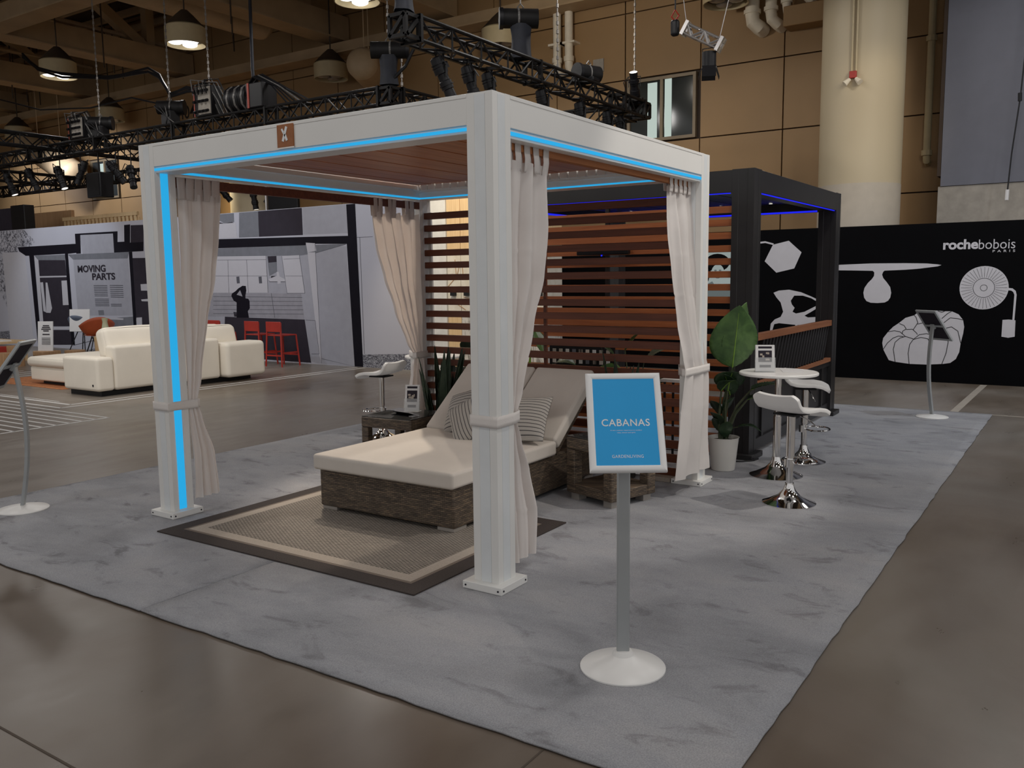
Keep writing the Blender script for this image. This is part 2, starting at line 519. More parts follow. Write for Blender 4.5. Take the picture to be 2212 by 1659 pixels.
M['pale_print'] = pm('pale_grey_print', (0.60, 0.59, 0.63), 0.6, 0, 0.03)
M['dark_line'] = pm('dark_print', (0.012, 0.012, 0.014), 0.7)
M['mural'] = pm('mural_white', (0.44, 0.44, 0.50), 0.6, 0, 0.02, 1, spec=0.06)
M['p_frame'] = pm('mural_black', (0.010, 0.009, 0.014), 0.6, spec=0.06)
M['p_dark'] = pm('mural_charcoal', (0.035, 0.030, 0.040), 0.6, spec=0.06)
M['p_mid'] = pm('mural_grey', (0.17, 0.175, 0.20), 0.6, spec=0.06)
M['p_pale'] = pm('mural_pale', (0.34, 0.34, 0.385), 0.6, 0, 0.04, spec=0.06)
M['p_light'] = pm('mural_light', (0.47, 0.46, 0.50), 0.6, 0, 0.015, spec=0.06)
M['p_tile'] = pm('mural_tile', (0.29, 0.285, 0.32), 0.6, spec=0.06)
M['p_line'] = pm('mural_line', (0.10, 0.10, 0.12), 0.6, spec=0.06)
M['p_grass'] = speckle('mural_grass', (0.05, 0.05, 0.07), (0.38, 0.39, 0.44), 9, 0.45, 0.60, (1, 2.2, 5))
M['p_tree'] = speckle('mural_tree', (0.07, 0.07, 0.09), (0.44, 0.44, 0.50), 11, 0.44, 0.53)
M['hall_panel'] = pm('beige_wall_panel', (0.345, 0.212, 0.096), 0.6, 0, 0.06, 0.8)
M['hall_joint'] = pm('dark_panel_joint', (0.045, 0.028, 0.018), 0.8)
M['beam'] = pm('tan_beam_paint', (0.43, 0.30, 0.17), 0.65, 0, 0.12, 1.2)
M['deck'] = pm('dark_roof_deck', (0.05, 0.033, 0.022), 0.8, 0, 0.3, 1.5)
M['duct'] = pm('tan_duct', (0.52, 0.38, 0.23), 0.5, 0, 0.06)
M['column'] = pm('cream_column', (0.55, 0.46, 0.31), 0.55, 0, 0.03, 0.6)
M['column_low'] = pm('pale_column_band', (0.52, 0.46, 0.38), 0.6, 0, 0.04)
M['grey_wall'] = pm('blue_grey_wall', (0.145, 0.150, 0.185), 0.6, 0, 0.03)
M['plaster'] = pm('rough_plaster', (0.36, 0.33, 0.29), 0.9, 0, 0.12, 6, bs=0.4, bscale=9)
M['pipe'] = pm('cream_pipe', (0.80, 0.72, 0.58), 0.5)
M['lamp_shell'] = pm('tan_lamp_shell', (0.55, 0.45, 0.27), 0.5, 0, 0.05)
M['lamp_cap'] = pm('dark_lamp_cap', (0.06, 0.04, 0.025), 0.7)
M['lamp_lit'] = emis('lit_lamp', (1.0, 0.97, 0.90), 2.5)
M['lamp_off'] = pm('unlit_lamp_glass', (0.30, 0.27, 0.24), 0.15)
M['lens_lit'] = emis('lit_spot_lens', (1.0, 0.90, 0.78), 2.2)
M['red'] = pm('red_alarm', (0.40, 0.03, 0.02), 0.4)
M['curtain'] = pm('ivory_curtain', (0.85, 0.81, 0.785), 0.85, 0, 0.03, 5, bs=0.10, bscale=7)
_nt = M['curtain'].node_tree
_tr = _nt.nodes.new('ShaderNodeBsdfTranslucent'); _tr.inputs['Color'].default_value = (0.72, 0.62, 0.56, 1)
_mx = _nt.nodes.new('ShaderNodeMixShader'); _mx.inputs[0].default_value = 0.24
_nt.links.new(_nt.nodes['Principled BSDF'].outputs[0], _mx.inputs[1]); _nt.links.new(_tr.outputs[0], _mx.inputs[2])
_nt.links.new(_mx.outputs[0], _nt.nodes['Material Output'].inputs['Surface'])
M['band'] = pm('ivory_band', (0.80, 0.755, 0.72), 0.85, 0, 0.03, 5, bs=0.1, bscale=60)
M['diffuser'] = pm('frosted_diffuser', (0.79, 0.82, 0.835), 0.3, 0, 0.03)
M['cushion'] = pm('cream_canvas', (0.67, 0.615, 0.555), 0.9, 0, 0.03, 4, bs=0.12, bscale=260)
M['sofa'] = pm('cream_sofa_cloth', (0.82, 0.76, 0.66), 0.9, 0, 0.03, 3, bs=0.1, bscale=200)
M['wicker'] = woven('brown_wicker', ((0.165, 0.122, 0.085), (0.085, 0.064, 0.048), (0.028, 0.021, 0.016)), 0.036, 0.0125, bs=0.9)
M['wicker2'] = woven('tan_wicker', ((0.185, 0.136, 0.092), (0.095, 0.07, 0.052), (0.030, 0.022, 0.017)), 0.036, 0.0128, bs=0.9)
M['foot'] = pm('pale_metal_foot', (0.38, 0.35, 0.32), 0.4, 0.3)
M['stripe'] = stripes('striped_linen')
M['rug_brown'] = pm('brown_rug_border', (0.050, 0.038, 0.034), 0.95, 0, 0.2, 120, bs=0.4, bscale=160)
M['rug_cream'] = pm('cream_rug_band', (0.46, 0.40, 0.34), 0.95, 0, 0.08, 90, bs=0.3, bscale=200)
M['rug_line'] = pm('taupe_rug_line', (0.20, 0.16, 0.13), 0.95)
M['rug_mid'] = woven('rug_weave', ((0.37, 0.325, 0.275), (0.31, 0.275, 0.235), (0.085, 0.072, 0.062)), 0.024, 0.021, 0.95, 'xy', 0.7)
M['glass_top'] = glassy('dark_glass', (0.05, 0.05, 0.05), 0.03, 0.75)
M['acrylic'] = glassy('clear_acrylic', (0.75, 0.77, 0.78), 0.05, 0.22)
M['paper'] = pm('white_paper', (0.72, 0.71, 0.71), 0.6, 0, 0.03)
M['sign_blue'] = pm('blue_poster', (0.014, 0.39, 0.84), 0.45, 0, 0.02)
M['sign_text'] = pm('white_lettering', (0.85, 0.87, 0.88), 0.5)
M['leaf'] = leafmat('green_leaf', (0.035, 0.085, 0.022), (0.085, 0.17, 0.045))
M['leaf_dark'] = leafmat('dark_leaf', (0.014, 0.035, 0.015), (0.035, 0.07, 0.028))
M['leaf_snake'] = leafmat('snake_leaf', (0.008, 0.020, 0.010), (0.035, 0.06, 0.03), 0.45)
M['leaf_lime'] = leafmat('lime_leaf', (0.16, 0.30, 0.03), (0.24, 0.40, 0.05), 0.5)
M['leaf_grey'] = leafmat('grey_green_leaf', (0.10, 0.13, 0.07), (0.24, 0.26, 0.17), 0.5)
M['stem'] = leafmat('stem', (0.04, 0.06, 0.025), (0.09, 0.10, 0.05), 0.5)
M['soil'] = pm('dark_soil', (0.03, 0.02, 0.014), 0.95, 0, 0.4, 40, bs=0.8)
M['pot'] = pm('white_glazed_pot', (0.70, 0.68, 0.64), 0.2, 0, 0.02)
M['dark_pot'] = pm('dark_basket_pot', (0.03, 0.026, 0.022), 0.6)
M['oak'] = wood('light_oak', (0.62, 0.42, 0.22), (0.74, 0.54, 0.31), 2, 0.5)
M['marble'] = speckle('cream_marble', (0.62, 0.57, 0.48), (0.72, 0.68, 0.60), 3, 0.4, 0.6)
M['grey_marble'] = speckle('grey_marble', (0.20, 0.18, 0.16), (0.60, 0.57, 0.53), 6, 0.40, 0.52, (1, 1, .4))
M['cab_white'] = pm('cabinet_white', (0.66, 0.65, 0.63), 0.5)
M['red_paint'] = pm('red_stool', (0.36, 0.022, 0.012), 0.45)
M['orange_shell'] = pm('orange_shell', (0.40, 0.075, 0.022), 0.45)
M['orange_cloth'] = pm('orange_rug', (0.42, 0.16, 0.06), 0.95, 0, 0.3, 14)
M['blue_shell'] = pm('slate_blue_shell', (0.09, 0.11, 0.16), 0.5)
M['log'] = wood('log_wood', (0.34, 0.19, 0.09), (0.48, 0.29, 0.15), 2, 0.7)
M['tape'] = pm('white_floor_tape', (0.62, 0.61, 0.60), 0.6)
M['dark_joint'] = pm('floor_joint', (0.085, 0.065, 0.05), 0.9)
M['pale_joint'] = pm('pale_floor_strip', (0.40, 0.36, 0.31), 0.6)
M['window_glass'] = pm('dark_window_glass', (0.035, 0.04, 0.04), 0.08, 0, 0.2, 1)
M['window_frame'] = pm('bronze_window_frame', (0.24, 0.18, 0.11), 0.5)
M['window_lit'] = emis('lit_room_strip', (0.52, 0.62, 0.57), 0.75)
M['vase'] = pm('pale_green_vase', (0.46, 0.48, 0.32), 0.3)
M['screen_white'] = emis('screen_white', (0.45, 0.52, 0.50), 0.55)
M['screen_grey'] = emis('screen_grey', (0.16, 0.19, 0.19), 0.6)
M['plaque'] = wood('orange_plaque', (0.30, 0.095, 0.02), (0.36, 0.12, 0.028), 0, 0.5)
M['fluo'] = emis('light_strip', (0.95, 0.9, 0.75), 1.6)
M['white_wall'] = pm('white_partition', (0.55, 0.54, 0.53), 0.6)
# ------------------------------------------------------------------ floor
fl = MB().box(-14, 16.2, -14, 42, -0.2, 0.0).build('floor', M['concrete'])
tag(fl, 'polished brown grey concrete hall floor', kind='structure')
def joint(p0, p1, w, mat, name='floor_joint'):
    a, b = Vector((p0[0], p0[1], 0)), Vector((p1[0], p1[1], 0))
    MB().bar(a + Vector((0, 0, 0.0005)), b + Vector((0, 0, 0.0005)), w, 0.003).build(name, mat, fl)
joint((-5.0, -1.0), (-1.18, -1.0), 0.007, M['dark_joint'])
joint((-2.15, 0.95), (-2.19, -6.0), 0.009, M['dark_joint'])
joint((7.9, -1.22), (10.95, -1.26), 0.09, M['pale_joint'])
joint((7.9, -1.42), (7.9, -6.0), 0.035, M['pale_joint'])

# taped floor graphic on the left
tp = thing('floor_tape_graphic', 'white taped lines and hatching on the concrete beside the cream sofa', 'floor marking', (2.5, 8.5, 0))
def tape(x0, y0, x1, y1, w=0.045):
    MB().bar((x0, y0, 0.002), (x1, y1, 0.002), w, 0.003).build('tape_strip', M['tape'], tp)
tape(2.84, 9.16, 8.5, 9.16); tape(2.60, 8.96, 8.5, 8.96)
tape(2.84, 9.16, 2.84, 13.0); tape(2.60, 8.96, 2.60, 13.0); tape(2.93, 9.6, 2.93, 13.0, 0.02)
tape(-1.6, 7.59, 2.46, 7.59)
for k in range(12):
    xx = 2.44 - 0.163 * k
    tape(xx, 7.59, xx, 13.0, 0.035)
for k in range(7):
    tape(2.95, 13.3 + 0.33 * k, 5.0, 13.3 + 0.33 * k, 0.05)

# ------------------------------------------------------------------ hall wall, built of panels with open joints
XW = 15.5
wb = tag(MB().box(XW + 0.08, XW + 0.4, -12, 42, 0, 11).build('wall_back', M['hall_joint']), 'tall beige panelled back wall of the hall', kind='structure')
PW, PH = 1.868, 1.5
ys = [0.0 + 1.335 + PW * k for k in range(-7, 22)]
zs = [4.77 - 3 * PH - 0.27 + PH * k for k in range(0, 8)]
win_cells = {(int(round((5.05 - 1.335) / PW)), 3): 1, (int(round((28.3 - 1.335) / PW)), 3): 1}
panel_me = None
for k in range(-7, 21):
    y0 = 1.335 + PW * k
    for j in range(0, 8):
        z0 = 4.77 + PH * (j - 3)
        z1 = z0 + PH
        if j == 0: z0 = 0.0
        if (k, j) in win_cells: continue
        if k < -1 and j > 6: continue
        MB().box(XW, XW + 0.09, y0 + 0.014, y0 + PW - 0.014, z0 + 0.014, z1 - 0.014).build('panel', M['hall_panel'], wb)

def hall_window(n, y0, z0, w, h, strips):
    o = bpy.data.objects.new('window_%d' % n, None); COL.objects.link(o); o.location = (XW, y0, z0); tag(o, 'dark interior window in the beige hall wall', kind='structure')
    f = MB()
    t = 0.07
    f.box(XW - 0.02, XW + 0.10, y0, y0 + w, z0, z0 + t).box(XW - 0.02, XW + 0.10, y0, y0 + w, z0 + h - t, z0 + h)
    f.box(XW - 0.02, XW + 0.10, y0, y0 + t, z0 + t, z0 + h - t).box(XW - 0.02, XW + 0.10, y0 + w - t, y0 + w, z0 + t, z0 + h - t)
    f.box(XW - 0.02, XW + 0.10, y0 + w * 0.47, y0 + w * 0.47 + t, z0 + t, z0 + h - t)
    f.build('frame', M['window_frame'], o)
    for (a, b) in ((y0 + t, y0 + w * 0.47), (y0 + w * 0.47 + t, y0 + w - t)):
        MB().box(XW + 0.03, XW + 0.05, a, b, z0 + t, z0 + h - t).build('pane', M['window_glass'], o)
    for (a, b, c, d) in strips:
        MB().box(XW + 0.022, XW + 0.028, y0 + a, y0 + b, z0 + c, z0 + d).build('lit_curtain_strip', M['window_lit'], o)
hall_window(1, 1.335 + PW * 2 + 0.1, 4.77 + 0.03, PW - 0.16, PH - 0.06, [(0.96, 1.20, 0.07, 1.33), (0.60, 0.77, 0.07, 1.37)])
hall_window(2, 1.335 + PW * 14 + 0.1, 4.77 + 0.03, PW - 0.16, PH - 0.06, [(0.85, 1.15, 0.05, 1.3)])

# wall to the left of the picture and a low rail gallery beyond the mural
wl = tag(MB().box(-14, 16, 41.6, 42, 0, 11).build('wall_left', M['hall_panel']), 'far end wall of the hall', kind='structure')

# big grey slab wall at the right, plaster below it
gw = tag(MB().box(13.9, 14.5, -12, -0.14, 3.22, 11).build('wall_right', M['grey_wall']), 'blue grey wall block at the right', kind='structure')
MB().box(13.93, 14.5, -12, -0.10, 0, 3.215).build('plaster_band', M['plaster'], gw)
tag(MB().box(13.9, 14.5, -0.135, -0.075, 3.4, 11).build('trim_1', M['hall_joint']), 'dark edge strip beside the blue grey wall', kind='structure')

# ------------------------------------------------------------------ columns
def column(x, y, r, label, top=10.9):
    o = thing('column', label, 'column', (x, y, 0))
    MB().cyl((x, y, 3.27), (x, y, top), r, n=48, caps=True).build('shaft', M['column'], o)
    MB().cyl((x, y, 0), (x, y, 3.27), r + 0.003, n=48).build('lower_band', M['column_low'], o)
    return o
column(13.45, 1.16, 0.71, 'wide round cream column with a paler band below, right of the dark window')
column(14.2, 18.55, 0.75, 'round cream column behind the mural wall, seen under the white pergola', 4.75)

al = thing('fire_alarm', 'small red alarm box on the big cream column', 'alarm', (12.73, 1.16, 5.1))
MB().box(12.67, 12.735, 1.10, 1.22, 5.06, 5.18).build('housing', M['red'], al, bevel=0.008)
for dy in (-0.045, 0.03):
    MB().cyl((12.715, 1.16 + dy, 5.18), (12.715, 1.16 + dy + 0.01, 9.0), 0.016, n=6).build('conduit', M['lamp_shell'], al)
for sg in (-1, 1):
    MB().cyl((12.70, 1.16 + sg * 0.05, 5.05), (12.66, 1.16 + sg * 0.13, 4.97), 0.03, 0.055, n=10).build('strobe', M['pipe'], al)

# ------------------------------------------------------------------ ceiling
ce = tag(MB().box(-14, 16, -14, 42, 10.9, 11.1).build('ceiling', M['deck']), 'dark tan roof deck', kind='structure')
for i in range(11):
    xx = 3.6 + 1.15 * i
    MB().box(xx - .06, xx + .06, 3, 41, 10.25, 10.45).build('joist', M['beam'], ce)
for i in range(9):
    yy = 8.9 + 2.75 * i + (.5 if i % 2 else 0)
    MB().cyl((3, yy, 9.75 - .2 * (i % 3)), (15.4, yy, 9.75 - .2 * (i % 3)), .07, n=8).build('pipe', M['duct'], ce)
for i in range(16):
    xx = 10.5 + (i * 1.37) % 4.8; yy = 9 + 1.65 * i
    MB().cyl((xx, yy, 8.0 + .3 * (i % 4)), (xx, yy, 10.9), .022, n=6).build('hanger_rod', M['lamp_cap'], ce)
YB = (1.1, 6.6, 12.1, 16.0, 23.1, 28.75, 33.6)
k = 0
def roof_girder(y):
    g = thing('roof_girder', 'tan roof girder with V braces %s' % {1.1: 'over the white column', 6.6: 'over the pergola', 12.1: 'over the long black truss', 16.0: 'beside the fat round duct', 23.1: 'between the two lit lamps at left', 28.75: 'beyond the farther lit lamp', 33.6: 'lowest in view at far left'}[y], 'girder', (3, y, 8.5), 'roof girders running away from the camera')
    c = MB().box(-14, 15.45, y - 0.28, y + 0.28, 8.5, 9.15)
    c.build('lower_chord', M['beam'], g)
    MB().box(-14, 15.45, y - 0.25, y + 0.25, 10.45, 10.9).build('upper_chord', M['beam'], g)
    MB().box(-14, 15.45, y - 0.36, y + 0.36, 8.46, 8.5).build('flange', M['beam'], g)
    for xx in [x for x in (-6, -1, 4, 9, 14)]:
        for sg in (-1, 1):
            if xx + sg * 2.4 > 15.4: continue
            MB().bar((xx + sg * 0.2, y, 9.1), (xx + sg * 2.4, y, 10.55), 0.3, 0.3).build('brace', M['beam'], g)
        MB().box(xx - 0.14, xx + 0.14, y - 0.14, y + 0.14, 9.1, 10.6).build('brace_post', M['beam'], g)
for y in YB: roof_girder(y)
def cross_beam(x, z, label):
    g = thing('cross_beam', label, 'beam', (x, 12, z), 'cross beams under the roof deck')
    MB().box(x - 0.18, x + 0.18, -12, 41.5, z, z + (0.5 if x < 12 else .28)).build('web', M['beam'], g)
    MB().box(x - 0.32, x + 0.32, -12, 41.5, z - 0.04, z).build('flange', M['beam'], g)
cross_beam(9.0, 8.52, 'tan cross beam passing between the two lit lamps')
cross_beam(4.2, 8.52, 'tan cross beam nearest the camera')
cross_beam(15.05, 8.05, 'tan cross beam along the top of the beige wall')
def duct(p0, p1, r, label):
    g = thing('air_duct', label, 'duct', p0)
    MB().cyl(p0, p1, r, n=28).build('tube', M['duct'], g)
    for t in (.25, .75):
        q = Vector(p0).lerp(Vector(p1), t)
        MB().cyl((q.x, q.y, q.z + r - .02), (q.x, q.y, 10.9), .015, n=6).build('hanger_rod', M['duct'], g)
    dd = (Vector(p1) - Vector(p0)).normalized(); q0 = Vector(p0)
    MB().tube([q0 - dd * r * .55, q0 - dd * r * .5, q0 - dd * r * .35, q0 - dd * r * .15, q0 + dd * .01], [r * .25, r * .5, r * .8, r * .95, r * 1.0], 28).build('end_cap', M['duct'], g)
duct((13.9, 17.65, 8.97), (9.36, 17.65, 8.97), 0.46, 'fat round tan duct near the top edge, left of the big truss')
duct((14.0, 13.9, 7.35), (15.0, 14.5, 7.35), 0.42, 'tan duct end on the beige wall beside the unlit lamp')
duct((14.4, 28.6, 5.6), (14.4, 31.6, 7.0), 0.5, 'curved tan duct at the far left above the black truss')

# ------------------------------------------------------------------ high bay lamps
def high_bay(x, y, lit, label):
    o = thing('high_bay_lamp', label, 'lamp', (x, y, 7.3), 'high bay ceiling lamps')
    MB().lathe([(0.0, 0.15), (0.44, 0.14), (0.45, 0.0), (0.47, 0.0), (0.47, 0.40), (0.44, 0.42), (0.2, 0.66), (0.06, 0.78), (0.0, 0.78)], x, y, 7.3, 32).build('drum', M['lamp_shell'], o)
    MB().lathe([(0.445, 0.43), (0.215, 0.675), (0.08, 0.80), (0.0, 0.805)], x, y, 7.305, 24).build('cap', M['lamp_cap'], o)
    MB().cyl((x, y, 7.42), (x, y, 7.43), 0.43, n=28).build('dark_plate', M['lamp_cap'], o)  # plate added dark so the bulb glow does not fill the drum
    for a in range(3):
        t = a * 2 * pi / 3 + 0.5
        MB().lathe([(0.0, 0.0), (0.12, 0.005), (0.165, 0.03), (0.18, 0.11)], x + 0.225 * cos(t), y + 0.225 * sin(t), 7.315, 20).build('bulb', M['lamp_lit'] if lit else M['lamp_off'], o)
    MB().cyl((x, y, 8.07), (x, y, 10.9), 0.02, n=6).build('rod', M['lamp_cap'], o)
    return o
high_bay(10.05, 15.9, True, 'bright ceiling lamp, the larger lit one upper left')
high_bay(10.05, 21.5, True, 'bright ceiling lamp, the smaller lit one at far left')
high_bay(10.05, 10.3, True, 'bright ceiling lamp cut by the top edge of the picture')
high_bay(14.65, 9.9, False, 'unlit tan ceiling lamp behind the long black truss')
high_bay(14.65, 15.7, False, 'unlit tan ceiling lamp on the beige wall beside the duct end')
high_bay(14.65, 26.5, False, 'unlit tan ceiling lamp low above the left lighting truss')
high_bay(14.65, 32.7, False, 'unlit tan ceiling lamp at the far left edge')
high_bay(14.65, 4.2, False, 'unlit ceiling lamp cut by the top edge over the small silver truss')

# ------------------------------------------------------------------ pipes on the hall wall
pp = thing('wall_pipes', 'pair of cream pipes bending into the beige wall above the window', 'pipe', (15.3, 8.5, 6.9))
for i, dy in enumerate((0.0, -0.33)):
    y = 8.68 + dy
    MB().tube([(15.30, y, 8.1), (15.30, y, 6.95), (15.30, y, 6.75), (15.36, y, 6.66), (15.5, y, 6.62)], 0.10, 12).build('pipe', M['pipe'], pp)
    MB().cyl((15.30, y, 6.98), (15.30, y, 6.86), 0.125, n=12).build('coupling', M['pipe'], pp)
    MB().box(15.2, 15.5, y - 0.2, y + 0.2, 7.27, 7.32).build('bracket', M['pipe'], pp)
MB().box(15.47, 15.5, 7.5, 7.78, 6.55, 6.85).build('patch_plate', M['plaster'], pp)
p2 = thing('wall_pipes', 'cluster of cream pipe elbows at the top edge left of the cream column', 'pipe', (15.2, 3.6, 7.0))
for i, (y, zb, r) in enumerate(((3.82, 6.95, .15), (3.42, 6.95, .12), (3.1, 7.05, .09), (2.75, 7.3, .08))):
    MB().tube([(15.22, y, 8.0), (15.22, y, zb + 0.2), (15.22, y - 0.02, zb + 0.05), (15.28, y - 0.12, zb - 0.05), (15.5, y - 0.16, zb - 0.08)], r, 12).build('pipe', M['pipe'], p2)
    MB().cyl((15.22, y, zb + 0.3), (15.22, y, zb + 0.22), r + 0.03, n=12).build('coupling', M['pipe'], p2)
p3 = thing('wall_pipes', 'tall thin tan pipe beside the blue grey wall', 'pipe', (15.3, 0.45, 4.0))
MB().tube([(15.3, 0.32, 9), (15.3, 0.32, 3.95), (15.34, 0.32, 3.85), (15.5, 0.32, 3.82)], 0.07, 10).build('pipe', M['lamp_shell'], p3)
for z in (3.95, 6.1): MB().cyl((15.3, 0.32, z), (15.3, 0.32, z + 0.1), 0.1, n=10).build('coupling', M['lamp_shell'], p3)
bx = thing('wall_duct', 'tan square duct stub on the wall left of the cream column', 'duct', (15.2, 2.3, 7.4))
MB().box(15.0, 15.5, 1.55, 3.1, 6.75, 7.15).build('stub', M['hall_panel'], bx, bevel=0.02)

# 404 marker board on the wall
mk = thing('wall_sign', 'tan board on the beige wall with the black number 404', 'sign', (15.4, 22.9, 6.9))
MB().box(15.3, 15.5, 22.2, 24.0, 6.3, 8.1).build('board', M['hall_panel'], mk)
text_into(MB(), '404', (15.298, 23.55, 7.12), (0, -1, 0), (0, 0, 1), height=0.42, bold=0.01).build('number', M['dark_line'], mk)

# speaker boxes, drapes and gallery above the mural wall
def blackbox(name, label, cat, x0, x1, y0, y1, z0, z1, mat='black_plastic'):
    o = thing(name, label, cat, ((x0 + x1) / 2, (y0 + y1) / 2, z0))
    MB().box(x0, x1, y0, y1, z0, z1).build('body', M[mat], o, bevel=0.02)
    return o
sp = blackbox('loudspeaker', 'black loudspeaker hanging from the lighting truss above the mural wall', 'speaker', 8.7, 9.05, 17.65, 18.25, 3.75, 4.35)
MB().cyl((8.87, 17.95, 4.35), (8.87, 17.95, 4.9), 0.02, n=6).build('rod', M['black_plastic'], sp)
MB().box(8.69, 8.70, 17.70, 18.20, 3.8, 4.3).build('grille', M['truss_black'], sp)
dr = blackbox('drape_frame', 'tall black drape panel standing behind the mural wall at the left', 'drape', 9.6, 9.9, 23.0, 23.75, 0, 3.92)
MB().box(9.62, 9.66, 23.75, 24.5, 0, 3.86).build('side_panel', M['p_dark'], dr)
d2 = blackbox('drape_frame', 'black drape panel behind the mural, left of the back curtain', 'drape', 11.9, 12.0, 14.3, 15.4, 0, 4.05)
MB().cyl((11.95, 15.5, 0), (11.95, 15.5, 4.2), 0.04, n=8).build('pole', M['alu'], d2)
ga = thing('gallery_rail', 'pale wooden slatted rail above the left of the mural wall', 'railing', (10.8, 21, 3.2))
MB().box(10.7, 10.78, 19.3, 23.0, 3.50, 3.60).build('top_rail', M['oak'], ga)
for i in range(20):
    MB().box(10.72, 10.76, 19.35 + 0.185 * i, 19.45 + 0.185 * i, 3.2, 3.50).build('slat', M['oak'], ga)
MB().box(10.77, 10.80, 19.3, 23.0, 0, 3.45).build('base_panel', M['oak'], ga)
gb = thing('wood_partition', 'brown wooden partition top above the mural wall at the left', 'partition', (11.2, 27, 0))
MB().box(11.1, 11.2, 23.2, 33.0, 0, 3.86).build('panel', M['log'], gb)
# ------------------------------------------------------------------ lighting trusses
def truss(label, p0, p1, size=0.30, pitch=0.34, mat='truss_black', group='black lighting trusses', name='lighting_truss', rc=0.03):
    p0, p1 = Vector(p0), Vector(p1)
    o = thing(name, label, 'truss', (p0 + p1) / 2, group)
    d = (p1 - p0); L = d.length; d.normalize()
    side = d.cross(Vector((0, 0, 1))).normalized(); up = side.cross(d)
    h = size / 2
    for a in (-1, 1):
        for b in (-1, 1):
            off = side * a * h + up * b * h
            MB().cyl(p0 + off, p1 + off, rc, n=8).build('chord', M[mat], o)
    lace = MB()
    n = max(2, int(L / pitch)); n += n % 2
    for i in range(n):
        q0 = p0 + d * (L * i / n); q1 = p0 + d * (L * (i + 1) / n)
        s = 1 if i % 2 == 0 else -1
        for a in (-1, 1):
            lace.cyl(q0 + side * a * h + up * h * s, q1 + side * a * h - up * h * s, 0.017, n=5, caps=False)
            lace.cyl(q0 + up * a * h + side * h * s, q1 + up * a * h - side * h * s, 0.017, n=5, caps=False)
    for i in range(0, n + 1, 2):
        q = p0 + d * (L * i / n)
        for a in (-1, 1):
            lace.cyl(q + side * a * h - up * h, q + side * a * h + up * h, 0.015, n=5, caps=False)
            lace.cyl(q + up * a * h - side * h, q + up * a * h + side * h, 0.015, n=5, caps=False)
    tag(lace.build('lacing', M[mat], o), kind='stuff')
    for i, q in enumerate([p0, p1] + [p0 + d * (3.05 * j) for j in range(1, int(L / 3.05) + 1)]):
        f = MB()
        for a in (-1, 1):
            f.bar(q + up * a * h - side * (h + .03), q + up * a * h + side * (h + .03), 0.05, 0.07, up=up)
            f.bar(q + side * a * h - up * (h + .03), q + side * a * h + up * (h + .03), 0.05, 0.07, up=side)
        f.build('end_frame', M[mat], o)
    return o
def corner_block(c, label, s=0.135):
    o = thing('truss_corner_block', label, 'truss corner', c, 'black truss corner blocks')
    c = Vector(c); f = MB()
    for a in (-1, 1):
        for b in (-1, 1):
            f.bar(c + Vector((a * s, b * s, -s)), c + Vector((a * s, b * s, s)), 0.05, 0.05)
            f.bar(c + Vector((-s, a * s, b * s)), c + Vector((s, a * s, b * s)), 0.05, 0.05)
            f.bar(c + Vector((a * s, -s, b * s)), c + Vector((a * s, s, b * s)), 0.05, 0.05)
    f.build('cube_frame', M['truss_black'], o)
    MB().box(c.x - s, c.x + s, c.y - s, c.y + s, c.z + s - .01, c.z + s + .02).build('top_plate', M['truss_black'], o)
    for a in (-1, 1):
        MB().bar(c + Vector((-s, a * s, -s)), c + Vector((s, a * s, s)), 0.05, 0.05).build('diagonal', M['truss_black'], o)
        MB().bar(c + Vector((a * s, s, -s)), c + Vector((a * s, -s, s)), 0.05, 0.05).build('diagonal', M['truss_black'], o)
    return o
Z = 5.0
truss('long black truss sloping down from the top edge to the dark window', (5.75, 5.3, Z), (12.75, 5.3, Z))
truss('black truss just above the left beam of the white pergola', (8.8, 8.55, Z), (8.8, 26.0, Z))
truss('short black truss behind the white pergola corner, leading off the black bag motor', (9.0, 8.4, Z), (12.75, 8.4, Z))
truss('black truss end low behind the right end of the long truss', (12.9, 5.5, Z), (12.9, 8.2, Z))
truss('distant black truss seen under the left beam and beside it', (12.9, 8.6, Z), (12.9, 31.0, Z))
truss('black truss crossing at the far left edge', (3.0, 19.7, Z + 0.2), (12.7, 19.7, Z + 0.2))
truss('black truss farthest at left, behind the crossing one', (5.0, 25.8, Z), (12.7, 25.8, Z))
corner_block((5.6, 5.3, Z), 'black truss corner block at the top centre')
corner_block((12.9, 5.3, Z), 'black truss corner block in front of the dark window')
corner_block((8.8, 8.4, Z), 'black truss corner block under the tall bag motor')

